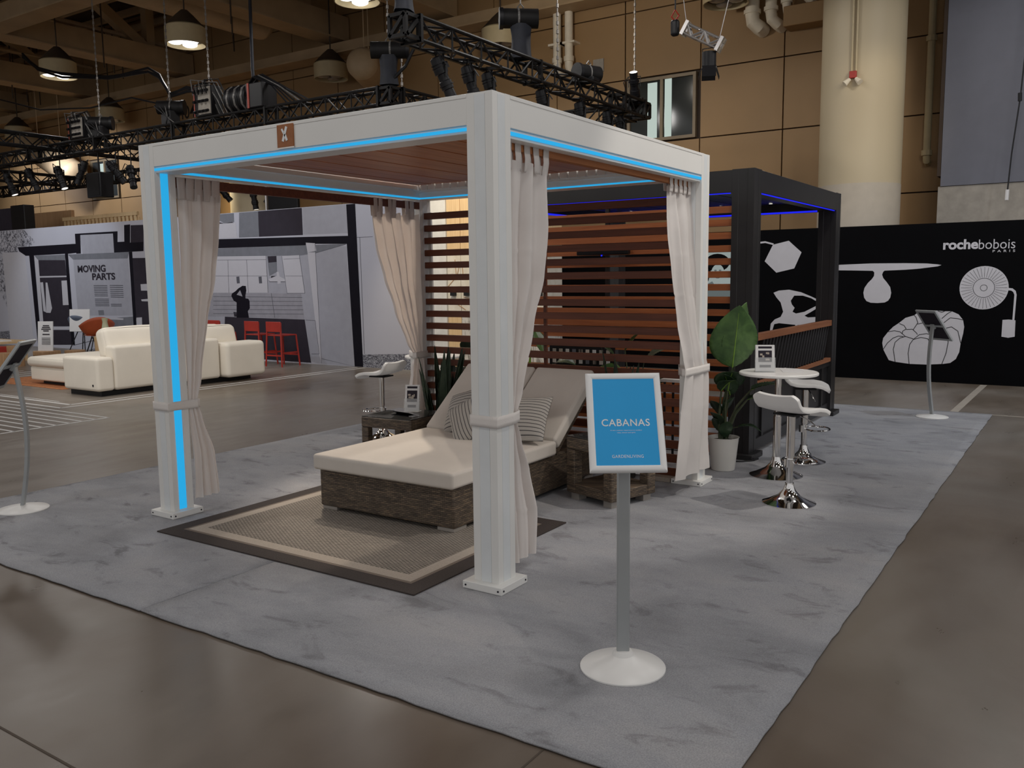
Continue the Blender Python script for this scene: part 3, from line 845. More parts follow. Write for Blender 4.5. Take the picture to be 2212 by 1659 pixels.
# ------------------------------------------------------------------ spotlights
def stage_light(loc, tilt, rz, lit, label, drop=0.35, group=None, scale=1.0, zc=4.85, bar='x'):
    """yoke-hung profile spotlight; loc = body centre"""
    o = thing('stage_spotlight', label, 'spotlight', loc, group)
    L = Vector(loc)
    R = Matrix.Rotation(rz, 3, 'Z') @ Matrix.Rotation(tilt, 3, 'Y')
    ax = R @ Vector((0, 0, -1)); sd = R @ Vector((0, 1, 0))
    s = scale
    b = MB()
    pr = [(-0.30, .05), (-0.28, .085), (-0.12, .10), (-0.06, .10), (-0.05, .075), (0.04, .075), (0.05, .09), (0.16, .09), (0.17, .075), (0.30, .085)]
    for (t0, r0), (t1, r1) in zip(pr, pr[1:]):
        b.cyl(L + ax * t0 * s, L + ax * t1 * s, r0 * s, r1 * s, 12, caps=(t0 < -.29))
    for t in (-.2, -.16, .1):
        b.cyl(L + ax * t * s, L + ax * (t + .012) * s, .108 * s, n=12)
    bo = b.build('body', M['black_plastic'], o)
    MB().cyl(L + ax * 0.285 * s, L + ax * 0.295 * s, .078 * s, n=14).build('lens', M['lens_lit'] if lit else M['window_glass'], o)
    y = MB()
    top = L + Vector((0, 0, 0.2 * s))
    for a in (-1, 1):
        y.bar(L + sd * a * .12 * s, top + sd * a * .12 * s, 0.03, 0.008, up=sd)
    y.bar(top - sd * .125 * s, top + sd * .125 * s, 0.03, 0.01)
    y.build('yoke', M['black_plastic'], o)
    h0 = top if zc > L.z else L
    MB().cyl((h0.x, h0.y, h0.z), (h0.x, h0.y, zc), 0.015, n=6).build('hanger', M['black_plastic'], o)
    bx, by = (.18, .03) if bar == 'x' else (.03, .18)
    MB().box(top.x - bx, top.x + bx, top.y - by, top.y + by, zc - .025, zc + .025).build('clamp', M['truss_black'], o)
    MB().tube([L + ax * -.28 * s, L + ax * -.36 * s + sd * .1, L + Vector((0, 0, .1)) + sd * .22, top + sd * .12], 0.01, 5).build('cable', M['black_plastic'], o)
    return o
G1 = 'spotlights hung under the long black truss'
for i, (x, tl, rz, lit, w) in enumerate(((6.43, .42, 2.6, True, 'first from the corner block'), (7.1, .32, 2.7, False, 'second from the corner block'), (7.62, .3, 2.5, False, 'third from the corner block'),
        (9.15, .3, 2.8, False, 'fourth, above the pergola corner'), (10.45, .25, 2.6, True, 'fifth, above the right pergola beam'), (11.5, .2, 2.7, True, 'sixth, left of the truss end'), (12.1, .35, 2.2, False, 'last before the truss end'))):
    stage_light((x, 5.3, 4.50), tl, rz, lit, 'black spotlight under the long sloping truss, %s' % w, 0.2, G1, bar='y')
G2 = 'spotlights hung under the left trusses'
for i, (x, y, z, tl, rz, lit, w) in enumerate(((8.8, 22.05, 4.35, .35, 2.2, True, 'at the far left edge'), (8.8, 19.55, 4.35, .35, 1.9, True, 'left of the hanging loudspeaker'), (8.8, 17.1, 4.3, .6, 2.4, False, 'between the loudspeaker and the white post'),
        (8.8, 16.5, 4.15, .5, 1.2, False, 'against the white left post'), (12.9, 18.4, 4.2, .7, 2.4, False, 'seen under the pergola next to the left curtain'), (12.9, 17.1, 3.95, .15, 2.4, True, 'seen under the pergola over the mural'), (12.9, 16.4, 4.05, .5, -.5, False, 'seen under the pergola, third from the curtain'),
        (8.8, 20.9, 4.4, .4, 2.4, False, 'second from the left edge'), (8.8, 18.6, 4.4, .4, -1.0, True, 'just left of the loudspeaker'))):
    stage_light((x, y, z), tl, rz, lit, 'black spotlight under the left lighting trusses, %s' % w, max(0.2, 4.85 - z - 0.08), G2)
stage_light((12.6, 5.3, 5.42), 2.6, 0.3, True, 'spotlight standing on the right end of the long truss', 0.1, zc=5.17, bar='y')

# ------------------------------------------------------------------ chain hoists, dimmer boxes, bags and cables
def chain(x, y, z0, z1, label, mat='chain', r=0.012):
    o = thing('hoist_chain', label, 'chain', (x, y, z0))
    n = int((z1 - z0) / 0.07)
    mb = MB()
    for i in range(n):
        z = z0 + (z1 - z0) * i / n
        a = (i % 2) * pi / 2
        mb.cyl((x, y, z), (x, y, z + 0.062), r * (2.0 if i % 2 else 1.0), n=5)
    mb.build('links', M[mat], o)
    return o
def motor_bag(x, y, z, h, label, bag=True, ang=0.0, body=0.28):
    o = thing('chain_hoist', label, 'hoist', (x, y, z))
    c = Vector((x, y, z)); e = Vector((cos(ang), sin(ang), 0)); s = Vector((-sin(ang), cos(ang), 0))
    MB().cyl(c + Vector((0, 0, h + .1)) - e * body, c + Vector((0, 0, h + .1)) + e * body, 0.15, n=16).build('motor_body', M['truss_black'], o)
    if not bag:
        MB().box(x - .13, x + .13, y - .17, y + .17, z, z + h + .02).build('motor_stand', M['black_plastic'], o, bevel=.02)
        for k in range(4): MB().tube([c + e * (.2 - .1 * k) + Vector((0, 0, h + .24)), c + e * (.3 - .12 * k) + s * .14 + Vector((0, 0, h + .1)), c + s * .2 + Vector((0, 0, h * .5)), c + s * .3 - e * .1 * k], .014, 5).build('cable', M['grey_motor'] if k == 2 else M['black_plastic'], o)
    MB().cyl(c + Vector((0, 0, h + .1)) - e * (body + .06), c + Vector((0, 0, h + .1)) - e * body, 0.165, n=16).build('motor_cap', M['black_plastic'], o)
    MB().cyl(c + Vector((0, 0, h + .1)) - e * .05, c + Vector((0, 0, h + .1)) - e * .02, 0.154, n=16).build('motor_band', M['grey_motor'], o)
    MB().tube([c + Vector((0, 0, h + .22)), c + Vector((0, 0, h + .27)) + e * .05, c + Vector((0, 0, h + .33)), c + Vector((0, 0, h + .27)) - e * .05, c + Vector((0, 0, h + .22))], 0.012, 6).build('hook', M['grey_motor'], o)
    if bag:
        def fn(u, v):
            t = u * 2 * pi
            r = 0.16 * (1 + .06 * sin(5 * t + 3 * v)) * (1 - .15 * sin(v * pi))
            return c + e * (r * cos(t)) * 1.1 + s * (r * sin(t)) * .8 + Vector((0, 0, h * v))
        MB().grid(fn, 20, 6, True).build('chain_bag', M['navy'], o)
    return o
def dimmer_box(x, y, z, label, w=0.5, h=0.5, curl=0):
    o = thing('dimmer_box', label, 'power box', (x, y, z))
    MB().box(x - .15, x + .15, y - w / 2, y + w / 2, z, z + h).build('case', M['black_plastic'], o, bevel=0.01)
    MB().box(x - .17, x - .15, y - w / 2 + .01, y + w / 2 - .14, z + .03, z + h - .03).build('face_plate', M['plaster'], o)
    cb = random.Random(int(y * 10))
    for r_ in range(3):
        for c_ in range(4):
            yy = y - w / 2 + .08 + c_ * (w - .16) / 3; zz = z + .1 + r_ * (h - .2) / 2
            MB().cyl((x - .17, yy, zz), (x - .25, yy, zz - .03), 0.03, n=8).build('plug', M['black_plastic'], o)
    for i in range(8):
        y0 = y - w / 2 + .05 + i * (w - .1) / 7
        pts = [(x - .22, y0, z + h * .7), (x - .3, y0 - .05, z + h * (.9 + .3 * cb.random())), (x - .15, y0 - .25 - .1 * cb.random(), z + h * (1.0 + .2 * cb.random())), (x - .05, y0 - .45, z + h * .5), (x, y0 - .6, z - .02)]
        MB().tube(pts, 0.014, 5).build('cable', M['grey_motor'] if i % 2 else M['black_plastic'], o)
    MB().box(x - .176, x - .17, y + w / 2 - .03, y + w / 2 - .0, z, z + h).build('edge_tape', M['red_cable'], o)
    return o
dimmer_box(8.8, 18.45, 5.2, 'black dimmer box with grey plugs on the left truss, farther one', .6, .5)
dimmer_box(8.8, 13.55, 5.2, 'black dimmer box with grey plugs on the left truss, beside the bundle of cables', .55, .62)
d_ = thing('cable_drum', 'big coil of black cables with a red band on the left truss', 'cable coil', (8.8, 12.1, 5.2))
for i in range(9):
    MB().tube([(8.8 + .26 * cos(t / 10 * 2 * pi) , 12.35 + .075 * i - .2 + .03 * sin(t), 5.44 + .25 * sin(t / 10 * 2 * pi)) for t in range(10)], 0.03, 5, closed=True).build('coil', M['grey_motor'] if i % 3 == 1 else M['black_plastic'], d_)
for k in range(6): MB().tube([(8.7, 12.2 - .05 * k, 5.62), (8.62 + .05 * k, 11.9, 5.78 + .02 * k), (8.75, 11.5 - .1 * k, 5.6 - .03 * k), (8.8, 11.1 - .12 * k, 5.2)], 0.018, 5).build('cable', M['grey_motor'] if k == 3 else M['black_plastic'], d_)
MB().box(8.58, 8.98, 11.6, 12.1, 5.17, 5.66).build('case', M['black_plastic'], d_, bevel=.02)
MB().box(8.565, 8.58, 11.98, 12.03, 5.17, 5.66).build('red_band', M['red_cable'], d_)
motor_bag(8.8, 17.65, 5.15, .25, 'black chain hoist next to the farther dimmer box', False, 2.3, .24)
motor_bag(8.8, 14.9, 5.15, .30, 'black chain hoist standing on the left truss', False, 2.2, .27)
motor_bag(8.8, 8.4, 5.2, .52, 'large black chain hoist on a black bag at the truss corner', True, 2.2, .32)
motor_bag(8.45, 5.3, 5.15, .52, 'chain hoist with a hanging dark blue bag on the long truss', True, -.9, .28)
motor_bag(10.7, 5.3, 5.17, .06, 'black chain hoist on the middle of the long truss', False, -.4, .22)
motor_bag(5.6, 5.3, 5.2, .40, 'black chain hoist above the top corner block', True, .3, .2)
chain(8.8, 17.65, 5.6, 10.4, 'pale hoist chain rising from the farther dimmer box')
chain(8.8, 14.9, 5.7, 10.4, 'pale hoist chain above the lone hoist on the left truss')
chain(8.8, 13.5, 5.8, 8.4, 'pale steel chain below the larger lit lamp')
chain(8.8, 8.4, 6.05, 10.4, 'thin hoist chain above the bag motor')
chain(8.45, 5.3, 6.0, 10.4, 'thin hoist chain above the dark blue bag')
chain(9.6, 5.3, 5.15, 10.4, 'thin chain right of the dark blue bag')
chain(12.6, 5.3, 5.2, 10.4, 'thin pale chain near the dark window')
chain(9.15, 8.4, 4.9, 8.5, 'thin chain hanging left of the long truss')
ck = thing('supply_cable', 'thick dark supply cable dropping to the coil of cables', 'cable', (8.8, 12.1, 5.6))
MB().tube([(8.8, 12.0, 9.5), (8.8, 12.08, 7.5), (8.8, 12.1, 6.0), (8.78, 12.05, 5.6)], 0.035, 6).build('sheath', M['navy'], ck)
c2 = thing('supply_cable', 'black cable swagged along the roof girder to the left dimmer box', 'cable', (8.8, 16, 7))
sw = [(9.0, 21.3, 7.6), (9.0, 20.6, 7.2), (9.0, 19.5, 6.95), (9.0, 17.5, 6.6), (9.0, 15.9, 6.5), (9.0, 15.5, 6.3), (8.9, 15.0, 5.85), (8.9, 14.4, 5.95), (8.8, 13.8, 5.8)]
for k in range(3):
    MB().tube([(x, y, z + .05 * k * sin(i * 1.3 + k)) for i, (x, y, z) in enumerate(sw)], 0.03, 6).build('strand', M['black_plastic'], c2)
c3 = thing('supply_cable', 'single black cable looping low at the far left over the truss', 'cable', (9, 19, 6))
MB().tube([(9.2, 24, 7.0), (9.2, 21, 6.25), (9.1, 18.5, 6.0), (9.0, 16.6, 6.0), (8.9, 15.2, 5.65)], 0.02, 6).build('strand', M['black_plastic'], c3)
c4 = thing('supply_cable', 'black cable curving from the corner block down to the bag motor', 'cable', (8.8, 8, 5.6))
MB().tube([(8.9, 7.7, 6.3), (8.9, 7.8, 5.9), (8.85, 8.05, 5.5), (8.8, 8.3, 5.3)], 0.03, 6).build('strand', M['black_plastic'], c4)

# small silver truss with a barn-door lamp, and a lone hook
sv = truss('small silver truss with barn-door lamp at the upper right', (8.96, 2.71, 5.31), (9.03, 2.20, 5.02), 0.14, 0.12, 'alu', None, 'silver_truss', .014)
for a, b in (((8.96, 2.7, 5.38), (8.9, 3.0, 7.5)), ((9.03, 2.22, 5.1), (9.2, 1.7, 7.5))):
    MB().cyl(a, b, 0.006, n=5).build('wire', M['alu'], sv)
bl = thing('barn_door_lamp', 'black lamp with open barn doors hanging under the small silver truss', 'lamp', (9.0, 2.36, 4.8))
MB().cyl((9.0, 2.36, 4.93), (9.0, 2.36, 4.72), 0.105, n=14).build('body', M['black_plastic'], bl)
MB().cyl((9.0, 2.36, 4.72), (9.0, 2.36, 4.712), 0.09, n=14).build('lens', M['lens_lit'], bl)
for a in range(4):
    t = a * pi / 2 + .4; c_ = Vector((9.0, 2.36, 4.70)); d0 = Vector((cos(t), sin(t), 0))
    MB().obox(c_ + d0 * .125 + Vector((0, 0, -.06)), Vector((-sin(t), cos(t), 0)) * .10, (d0 * .3 + Vector((0, 0, -1))).normalized() * .085, (d0 + Vector((0, 0, .3))).normalized() * .003).build('barn_door', M['black_plastic'], bl)
MB().tube([(9.0, 2.26, 4.85), (9.0, 2.26, 4.99), (9.0, 2.46, 4.99), (9.0, 2.46, 4.85)], 0.008, 5).build('yoke', M['black_plastic'], bl)
hk = thing('hoist_hook', 'black hoist hook block hanging alone above the dark window', 'hook', (9.0, 2.9, 5.3))
MB().cyl((9, 2.9, 5.62), (9, 2.9, 10.4), 0.012, n=5).build('chain', M['black_plastic'], hk)
MB().rbox((9, 2.9, 5.36), (.05, .065, .12), .045).build('hook_weight', M['black_plastic'], hk)
MB().tube([(9, 2.9, 5.46), (9, 2.96, 5.53), (9, 2.9, 5.62), (9, 2.84, 5.53), (9, 2.9, 5.46)], 0.012, 6).build('sling', M['red'], hk)
rc = thing('pull_cord', 'thin cord with a pale plug hanging in front of the blue grey wall', 'cord', (13.2, -1.4, 2.9))
MB().tube([(13.0, -1.46, 9), (13.0, -1.45, 6), (13.0, -1.38, 4.5), (13.0, -1.30, 3.6), (13.0, -1.27, 3.0)], 0.012, 5).build('cord', M['black_plastic'], rc)
MB().cyl((13.0, -1.27, 3.02), (13.0, -1.265, 2.85), .03, n=8).build('plug', M['paper'], rc)
MB().cyl((13.0, -1.375, 4.42), (13.0, -1.37, 4.55), .03, n=8).build('knot', M['black_plastic'], rc)
RB_TABLE = [(0.983,1.815),(0.886,1.82),(0.409,1.833),(-0.1,1.828),(-0.396,1.818),(-0.551,1.801),(-0.605,1.789),(-0.552,1.771),(-0.301,1.741),(-0.104,1.727),(0.199,1.717),(0.219,1.7),(0.234,1.656),(0.215,1.602),(0.161,1.536),(0.108,1.46),(0.09,1.373),(0.101,1.297),(0.13,1.249),(0.18,1.22),(0.283,1.211),(0.387,1.215),(0.451,1.241),(0.488,1.296),(0.502,1.373),(0.488,1.45),(0.44,1.527),(0.384,1.586),(0.352,1.636),(0.35,1.691),(0.374,1.717),(0.615,1.725),(0.98,1.735)]
RB_ARM = [(-1.501,1.443),(-1.56,1.435),(-1.601,1.398),(-1.615,1.342),(-1.605,0.972),(-1.579,0.972),(-1.586,1.342),(-1.57,1.382),(-1.544,1.403),(-1.503,1.407)]
RB_CYL = [(-1.453,0.974),(-1.534,0.981),(-1.619,0.97),(-1.621,0.731),(-1.538,0.713),(-1.451,0.727)]
RB_SEAT = [(0.191,0.582),(0.18,0.66),(0.111,0.761),(0.043,0.839),(-0.046,0.906),(-0.133,0.984),(-0.256,1.025),(-0.309,1.073),(-0.426,1.106),(-0.581,1.101),(-0.678,1.092),(-0.773,1.093),(-0.87,1.048),(-0.934,0.965),(-0.954,0.86),(-0.944,0.755),(-0.918,0.617),(-0.905,0.479),(-0.863,0.371),(-0.789,0.308),(-0.694,0.289),(-0.461,0.268),(-0.222,0.268),(-0.009,0.291),(0.084,0.314),(0.14,0.418),(0.173,0.483)]
RB_SEAMS = [[(0.173,0.483),(0.115,0.584),(0.036,0.664),(-0.044,0.699),(-0.115,0.69)],[(-0.009,0.291),(0.025,0.488),(0.003,0.599),(-0.065,0.667),(-0.145,0.695),(-0.267,0.657)],[(-0.214,0.267),(-0.192,0.431),(-0.21,0.573),(-0.257,0.65),(-0.365,0.686),(-0.464,0.667),(-0.496,0.604),(-0.491,0.399),(-0.48,0.279)],[(-0.675,0.288),(-0.725,0.451),(-0.747,0.622),(-0.731,0.749),(-0.69,0.812)],[(0.111,0.761),(0.02,0.78),(-0.062,0.765),(-0.124,0.712),(-0.145,0.691)],[(-0.046,0.895),(-0.118,0.864),(-0.15,0.811),(-0.101,0.777),(-0.093,0.733)],[(-0.151,0.804),(-0.24,0.81),(-0.303,0.749),(-0.313,0.728)],[(-0.251,0.802),(-0.288,0.868),(-0.312,0.911),(-0.282,0.997),(-0.256,1.025)],[(-0.307,0.89),(-0.395,0.913)],[(-0.27,0.662),(-0.343,0.729),(-0.441,0.746),(-0.5,0.733)],[(-0.582,1.097),(-0.64,1.077),(-0.678,1.092)],[(-0.644,0.981),(-0.718,1.056),(-0.773,1.093)],[(-0.676,0.918),(-0.759,0.994),(-0.854,0.985),(-0.934,0.965)],[(-0.689,0.833),(-0.784,0.857),(-0.872,0.795),(-0.918,0.617)]]
RB_HEX = [(2.097,1.901),(1.963,2.174),(1.703,2.23),(1.489,2.035),(1.601,1.774),(1.895,1.708)]
RB_HEXARM = [(2.354,2.2),(2.209,2.227),(2.094,2.235),(1.95,2.193),(1.963,2.169),(2.093,2.206),(2.208,2.196),(2.354,2.172)]
RB_CHAIR = [(1.935,1.374),(1.845,1.41),(1.676,1.424),(1.479,1.382),(1.312,1.312),(1.166,1.243),(1.161,1.155),(1.305,1.061),(1.413,0.996),(1.357,0.968),(1.166,0.98),(1.17,0.91),(1.382,0.864),(1.404,0.681),(1.379,0.569),(1.386,0.229),(1.419,0.227),(1.421,0.511),(1.446,0.708),(1.464,0.834),(1.52,0.842),(1.504,0.678),(1.505,0.508),(1.531,0.436),(1.55,0.535),(1.559,0.841),(1.831,0.864),(1.91,0.845),(1.937,0.753),(1.939,0.609),(1.976,0.464),(1.985,0.608),(1.977,0.758),(1.968,0.853),(1.904,0.926),(1.805,0.97),(1.765,1.056),(1.811,1.212),(1.885,1.297)]
RB_CHAIRHOLE = [(1.643,1.241),(1.589,1.326),(1.45,1.326),(1.312,1.284),(1.192,1.215),(1.226,1.16),(1.415,1.06),(1.553,1.03),(1.61,1.058),(1.578,1.123),(1.627,1.185)]
MURAL = {'white':[[(22.392,3.161),(16.511,3.141),(15.844,3.124),(15.674,0.167),(22.903,0.053)]],'frame':[[(21.534,2.646),(18.714,2.651),(18.717,2.427),(19.119,2.414),(19.254,2.418),(20.748,2.409),(20.983,2.409),(21.161,2.413),(21.472,2.535)],[(18.734,2.898),(16.906,2.89),(16.911,2.843),(18.503,2.86),(18.535,2.405),(18.735,2.405)],[(17.094,2.85),(16.91,2.848),(16.935,2.637),(16.653,2.636),(16.619,3.023),(16.383,3.027),(16.43,2.607),(15.899,2.603),(15.92,2.396),(17.099,2.391)],[(20.982,2.415),(20.747,2.415),(20.714,0.052),(20.892,0.046)],[(19.254,2.418),(19.119,2.414),(19.101,0.104),(19.254,0.099)],[(16.501,2.39),(16.369,2.392),(16.379,0.493),(16.497,0.49)],[(14.102,2.591),(9.373,2.509),(9.391,3.109),(9.162,3.1),(9.09,-0.017),(9.312,-0.016),(9.411,2.36),(10.267,2.387),(10.273,2.398),(10.528,2.418),(10.531,2.367),(14.12,2.392)]],'dark':[[(16.362,3.007),(15.857,2.996),(15.9,2.59),(16.407,2.6)],[(20.546,2.283),(19.27,2.256),(19.229,0.573),(20.584,0.545)],[(16.385,2.244),(15.778,2.236),(15.777,0.488),(16.369,0.493)],[(20.569,0.452),(19.149,0.485),(19.101,0.104),(20.615,0.055)],[(11.895,3.114),(10.605,3.102),(10.603,2.57),(11.896,2.581)],[(13.12,0.912),(12.733,0.905),(10.65,0.889),(10.515,0.022),(11.009,0.024),(13.229,0.044)],[(11.662,2.175),(11.404,2.174),(11.401,2.055),(11.646,2.043)],[(11.582,1.771),(11.437,1.77),(11.441,1.705),(11.604,1.707)],[(11.671,1.676),(11.129,1.671),(11.152,1.646),(11.637,1.649)],[(13.171,2.937),(12.999,2.905),(12.73,2.918),(12.656,2.897),(13.12,2.848),(13.177,2.863)],[(20.532,1.702),(20.445,1.707),(20.417,1.18),(20.485,0.949)],[(19.565,1.74),(19.494,1.739),(19.492,1.065),(19.547,1.065)],[(12.832,1.017),(12.725,1.01),(12.732,0.917),(12.809,0.916)]],'person':[[(12.734,0.897),(12.709,1.223),(12.802,1.26),(12.871,1.36),(12.848,1.411),(12.729,1.46),(12.629,1.522),(12.551,1.552),(12.493,1.576),(12.388,1.571),(12.377,1.472),(12.414,1.373),(12.418,1.312),(12.326,1.3),(12.292,1.25),(12.295,1.102),(12.363,1.039),(12.336,0.903)]],'persongap':[[(12.696,1.386),(12.575,1.485),(12.51,1.349)]],'mid':[[(20.646,2.117),(20.299,2.117),(20.332,1.892),(20.62,1.896)],[(20.271,2.116),(19.942,2.114),(19.963,1.891),(20.303,1.892)],[(19.914,2.113),(19.625,2.111),(19.628,1.89),(19.934,1.891)],[(19.597,2.111),(19.268,2.108),(19.255,1.889),(19.6,1.89)],[(20.72,2.402),(19.251,2.397),(19.27,2.256),(20.547,2.276)],[(19.122,2.394),(16.501,2.39),(16.565,2.24),(18.898,2.26)],[(14.121,2.384),(9.426,2.36),(9.473,2.351),(10.277,2.204),(10.693,2.168),(14.135,2.225)],[(12.489,3.118),(11.902,3.112),(11.896,2.581),(12.529,2.587)],[(18.566,0.735),(16.47,0.868),(16.463,0.499),(18.545,0.484)],[(11.68,2.18),(11.396,2.178),(11.4,1.853),(11.636,1.772),(11.659,1.952)],[(13.156,3.122),(12.659,3.109),(12.662,2.915),(12.999,2.912),(13.168,2.974)],[(17.947,0.997),(17.708,1.006),(17.697,0.885),(17.926,0.876)],[(16.899,0.749),(16.679,0.781),(16.615,0.501),(16.808,0.482)]],'pale':[[(18.898,2.26),(16.565,2.24),(16.468,0.89),(18.852,0.857)],[(18.54,2.853),(17.094,2.844),(17.092,2.327),(18.439,2.339)],[(10.588,3.103),(9.391,3.098),(9.386,2.563),(10.586,2.576)],[(14.121,2.384),(9.429,2.316),(9.312,-0.016),(10.332,0.018),(14.273,0.69)]],'light':[[(22.371,2.521),(21.192,2.519),(21.088,0.125),(22.321,0.087)],[(20.665,1.866),(19.247,1.865),(19.241,1.829),(20.648,1.826)],[(18.734,0.865),(16.892,0.814),(16.91,0.777),(18.691,0.786)],[(20.738,2.397),(20.546,2.283),(20.535,0.484),(20.67,0.481)],[(20.665,0.512),(19.205,0.553),(19.19,0.505),(20.655,0.459)],[(20.532,1.702),(20.399,1.707),(20.357,0.919),(20.485,0.949)],[(20.274,1.7),(20.189,1.693),(20.056,1.03),(20.147,0.907),(20.358,0.91)],[(19.51,1.74),(19.209,1.746),(19.227,1.121),(19.524,1.113)],[(14.135,2.22),(11.715,2.186),(11.702,1.427),(14.206,1.429)],[(11.24,2.17),(10.726,2.176),(10.613,1.418),(11.131,1.418)],[(10.528,2.418),(10.273,2.398),(10.242,2.249),(10.49,2.221)],[(11.418,1.853),(11.348,1.852),(11.3,1.618),(11.398,1.609)],[(11.658,1.712),(11.387,1.781),(11.115,1.678),(11.151,1.655),(11.643,1.659)],[(16.117,1.63),(15.841,1.636),(15.848,1.479),(16.11,1.479)],[(16.132,1.273),(15.868,1.288),(15.847,1.228),(16.113,1.232)],[(16.365,0.842),(16.144,0.851),(16.166,0.512),(16.452,0.471)],[(13.174,2.9),(12.618,2.9),(12.586,2.582),(13.2,2.586)],[(10.49,2.221),(10.269,2.222),(10.206,0.012),(10.282,0.209)]],'tile':[[(14.207,1.424),(11.132,1.413),(10.722,1.404),(10.657,0.894),(13.1,0.917),(14.254,0.9)]],'grass':[[(9.094,0.243),(7.789,0.305),(7.786,-0.042),(9.093,-0.09)],[(22.854,0.35),(22.272,0.396),(22.309,0.087),(22.898,0.086)]],'tree':[[(22.397,3.129),(21.17,3.133),(20.636,2.772),(20.95,2.629),(21.541,2.677),(21.565,2.522),(22.358,2.521),(22.358,1.041),(22.667,1.491)]],'line':[[(13.277,2.126),(11.713,2.105),(11.713,2.113),(13.276,2.134)],[(13.364,1.787),(11.708,1.769),(11.707,1.776),(13.363,1.795)],[(12.932,2.122),(12.949,1.428),(12.937,1.428),(12.921,2.122)],[(12.327,2.117),(12.322,1.428),(12.311,1.428),(12.316,2.117)],[(11.72,2.186),(11.707,1.427),(11.697,1.428),(11.71,2.186)],[(11.245,2.169),(11.136,1.417),(11.126,1.418),(11.235,2.17)],[(11.131,1.414),(10.613,1.414),(10.613,1.421),(11.131,1.421)],[(10.731,2.176),(10.618,1.417),(10.608,1.418),(10.721,2.177)],[(11.192,2.101),(10.72,2.108),(10.72,2.114),(11.192,2.108)],[(11.162,1.763),(10.657,1.757),(10.657,1.764),(11.161,1.77)],[(10.618,0.879),(10.351,0.872),(10.35,0.879),(10.617,0.886)],[(10.356,0.875),(10.277,0.209),(10.267,0.21),(10.346,0.876)],[(10.489,0.197),(10.272,0.206),(10.271,0.213),(10.488,0.205)],[(10.278,2.387),(10.221,0.023),(10.211,0.024),(10.268,2.387)],[(10.276,2.201),(9.441,2.347),(9.444,2.353),(10.278,2.208)],[(10.212,0.114),(9.322,-0.009),(9.32,-0.002),(10.209,0.121)],[(9.155,2.469),(8.742,2.466),(8.742,2.472),(9.155,2.476)],[(9.075,2.47),(9.052,0.256),(9.043,0.257),(9.066,2.47)],[(13.48,1.343),(10.692,1.33),(10.692,1.337),(13.479,1.351)],[(13.488,1.246),(10.697,1.25),(10.696,1.257),(13.488,1.253)],[(13.496,1.154),(10.702,1.167),(10.701,1.175),(13.495,1.161)],[(13.504,1.061),(10.68,1.081),(10.679,1.088),(13.503,1.069)],[(13.511,0.971),(10.678,0.996),(10.678,1.003),(13.51,0.979)],[(11.611,1.422),(11.538,0.915),(11.527,0.916),(11.6,1.423)],[(12.678,1.768),(12.67,1.624),(12.572,1.629),(12.58,1.773)],[(11.972,1.761),(11.963,1.62),(11.869,1.624),(11.877,1.765)],[(18.067,1.598),(17.487,1.595),(17.485,1.612),(18.065,1.615)],[(17.378,1.6),(16.828,1.592),(16.826,1.609),(17.375,1.617)],[(18.065,1.556),(17.487,1.554),(17.485,1.571),(18.063,1.574)],[(17.376,1.554),(16.829,1.546),(16.826,1.563),(17.373,1.571)],[(18.062,1.514),(17.487,1.513),(17.485,1.53),(18.06,1.532)],[(17.374,1.507),(16.829,1.5),(16.827,1.517),(17.372,1.524)],[(18.06,1.473),(17.487,1.472),(17.485,1.489),(18.058,1.49)],[(17.372,1.46),(16.829,1.454),(16.827,1.471),(17.37,1.477)],[(18.057,1.431),(17.487,1.43),(17.485,1.447),(18.055,1.448)],[(17.37,1.413),(16.83,1.408),(16.827,1.424),(17.368,1.43)],[(18.055,1.389),(17.487,1.389),(17.485,1.406),(18.053,1.406)],[(17.368,1.366),(16.83,1.361),(16.828,1.378),(17.366,1.383)],[(18.052,1.347),(17.487,1.348),(17.485,1.365),(18.05,1.364)],[(17.366,1.32),(16.831,1.315),(16.828,1.332),(17.364,1.337)],[(18.057,1.266),(17.452,1.268),(17.45,1.285),(18.055,1.283)],[(18.055,1.225),(17.451,1.228),(17.449,1.245),(18.053,1.243)],[(18.052,1.185),(17.451,1.188),(17.449,1.205),(18.05,1.202)],[(18.049,1.144),(17.451,1.148),(17.449,1.165),(18.047,1.162)],[(18.047,1.104),(17.451,1.108),(17.449,1.125),(18.044,1.121)],[(17.377,1.143),(16.936,1.146),(16.934,1.163),(17.375,1.16)],[(17.374,1.103),(16.936,1.107),(16.934,1.124),(17.372,1.12)]]}
# ------------------------------------------------------------------ black exhibition wall with pale silhouettes
XR = 11.0
FR = lambda x: ((x, 0, 0), (0, 1, 0), (0, 0, 1), (-1, 0, 0))
rb = thing('exhibition_wall', 'black exhibition wall with pale furniture silhouettes and white shop lettering', 'exhibition wall', (XR, 0, 0))
MB().box(XR, XR + 0.1, -9, 6.37, 0, 2.42).build('board', M['black_rb'], rb)
MB().poly([RB_TABLE], FR(XR), 0.003).build('table_silhouette', M['pale_print'], rb)
MB().poly([RB_HEX], FR(XR), 0.003).poly([RB_HEXARM], FR(XR), 0.0025).build('lamp_silhouette', M['pale_print'], rb)
MB().poly([RB_CHAIR, RB_CHAIRHOLE], FR(XR), 0.003).build('chair_silhouette', M['pale_print'], rb)
dc = (-1.187, 1.445)
ell = lambda c, a, b, n=48: [(c[0] + a * cos(2 * pi * i / n), c[1] + b * sin(2 * pi * i / n)) for i in range(n)]
MB().poly([ell(dc, .322, .32)], FR(XR), 0.003).build('round_lamp_silhouette', M['pale_print'], rb)
MB().poly([RB_ARM], FR(XR), 0.0025).poly([RB_CYL], FR(XR), 0.0028).build('lamp_stand_silhouette', M['pale_print'], rb)
ld = MB()
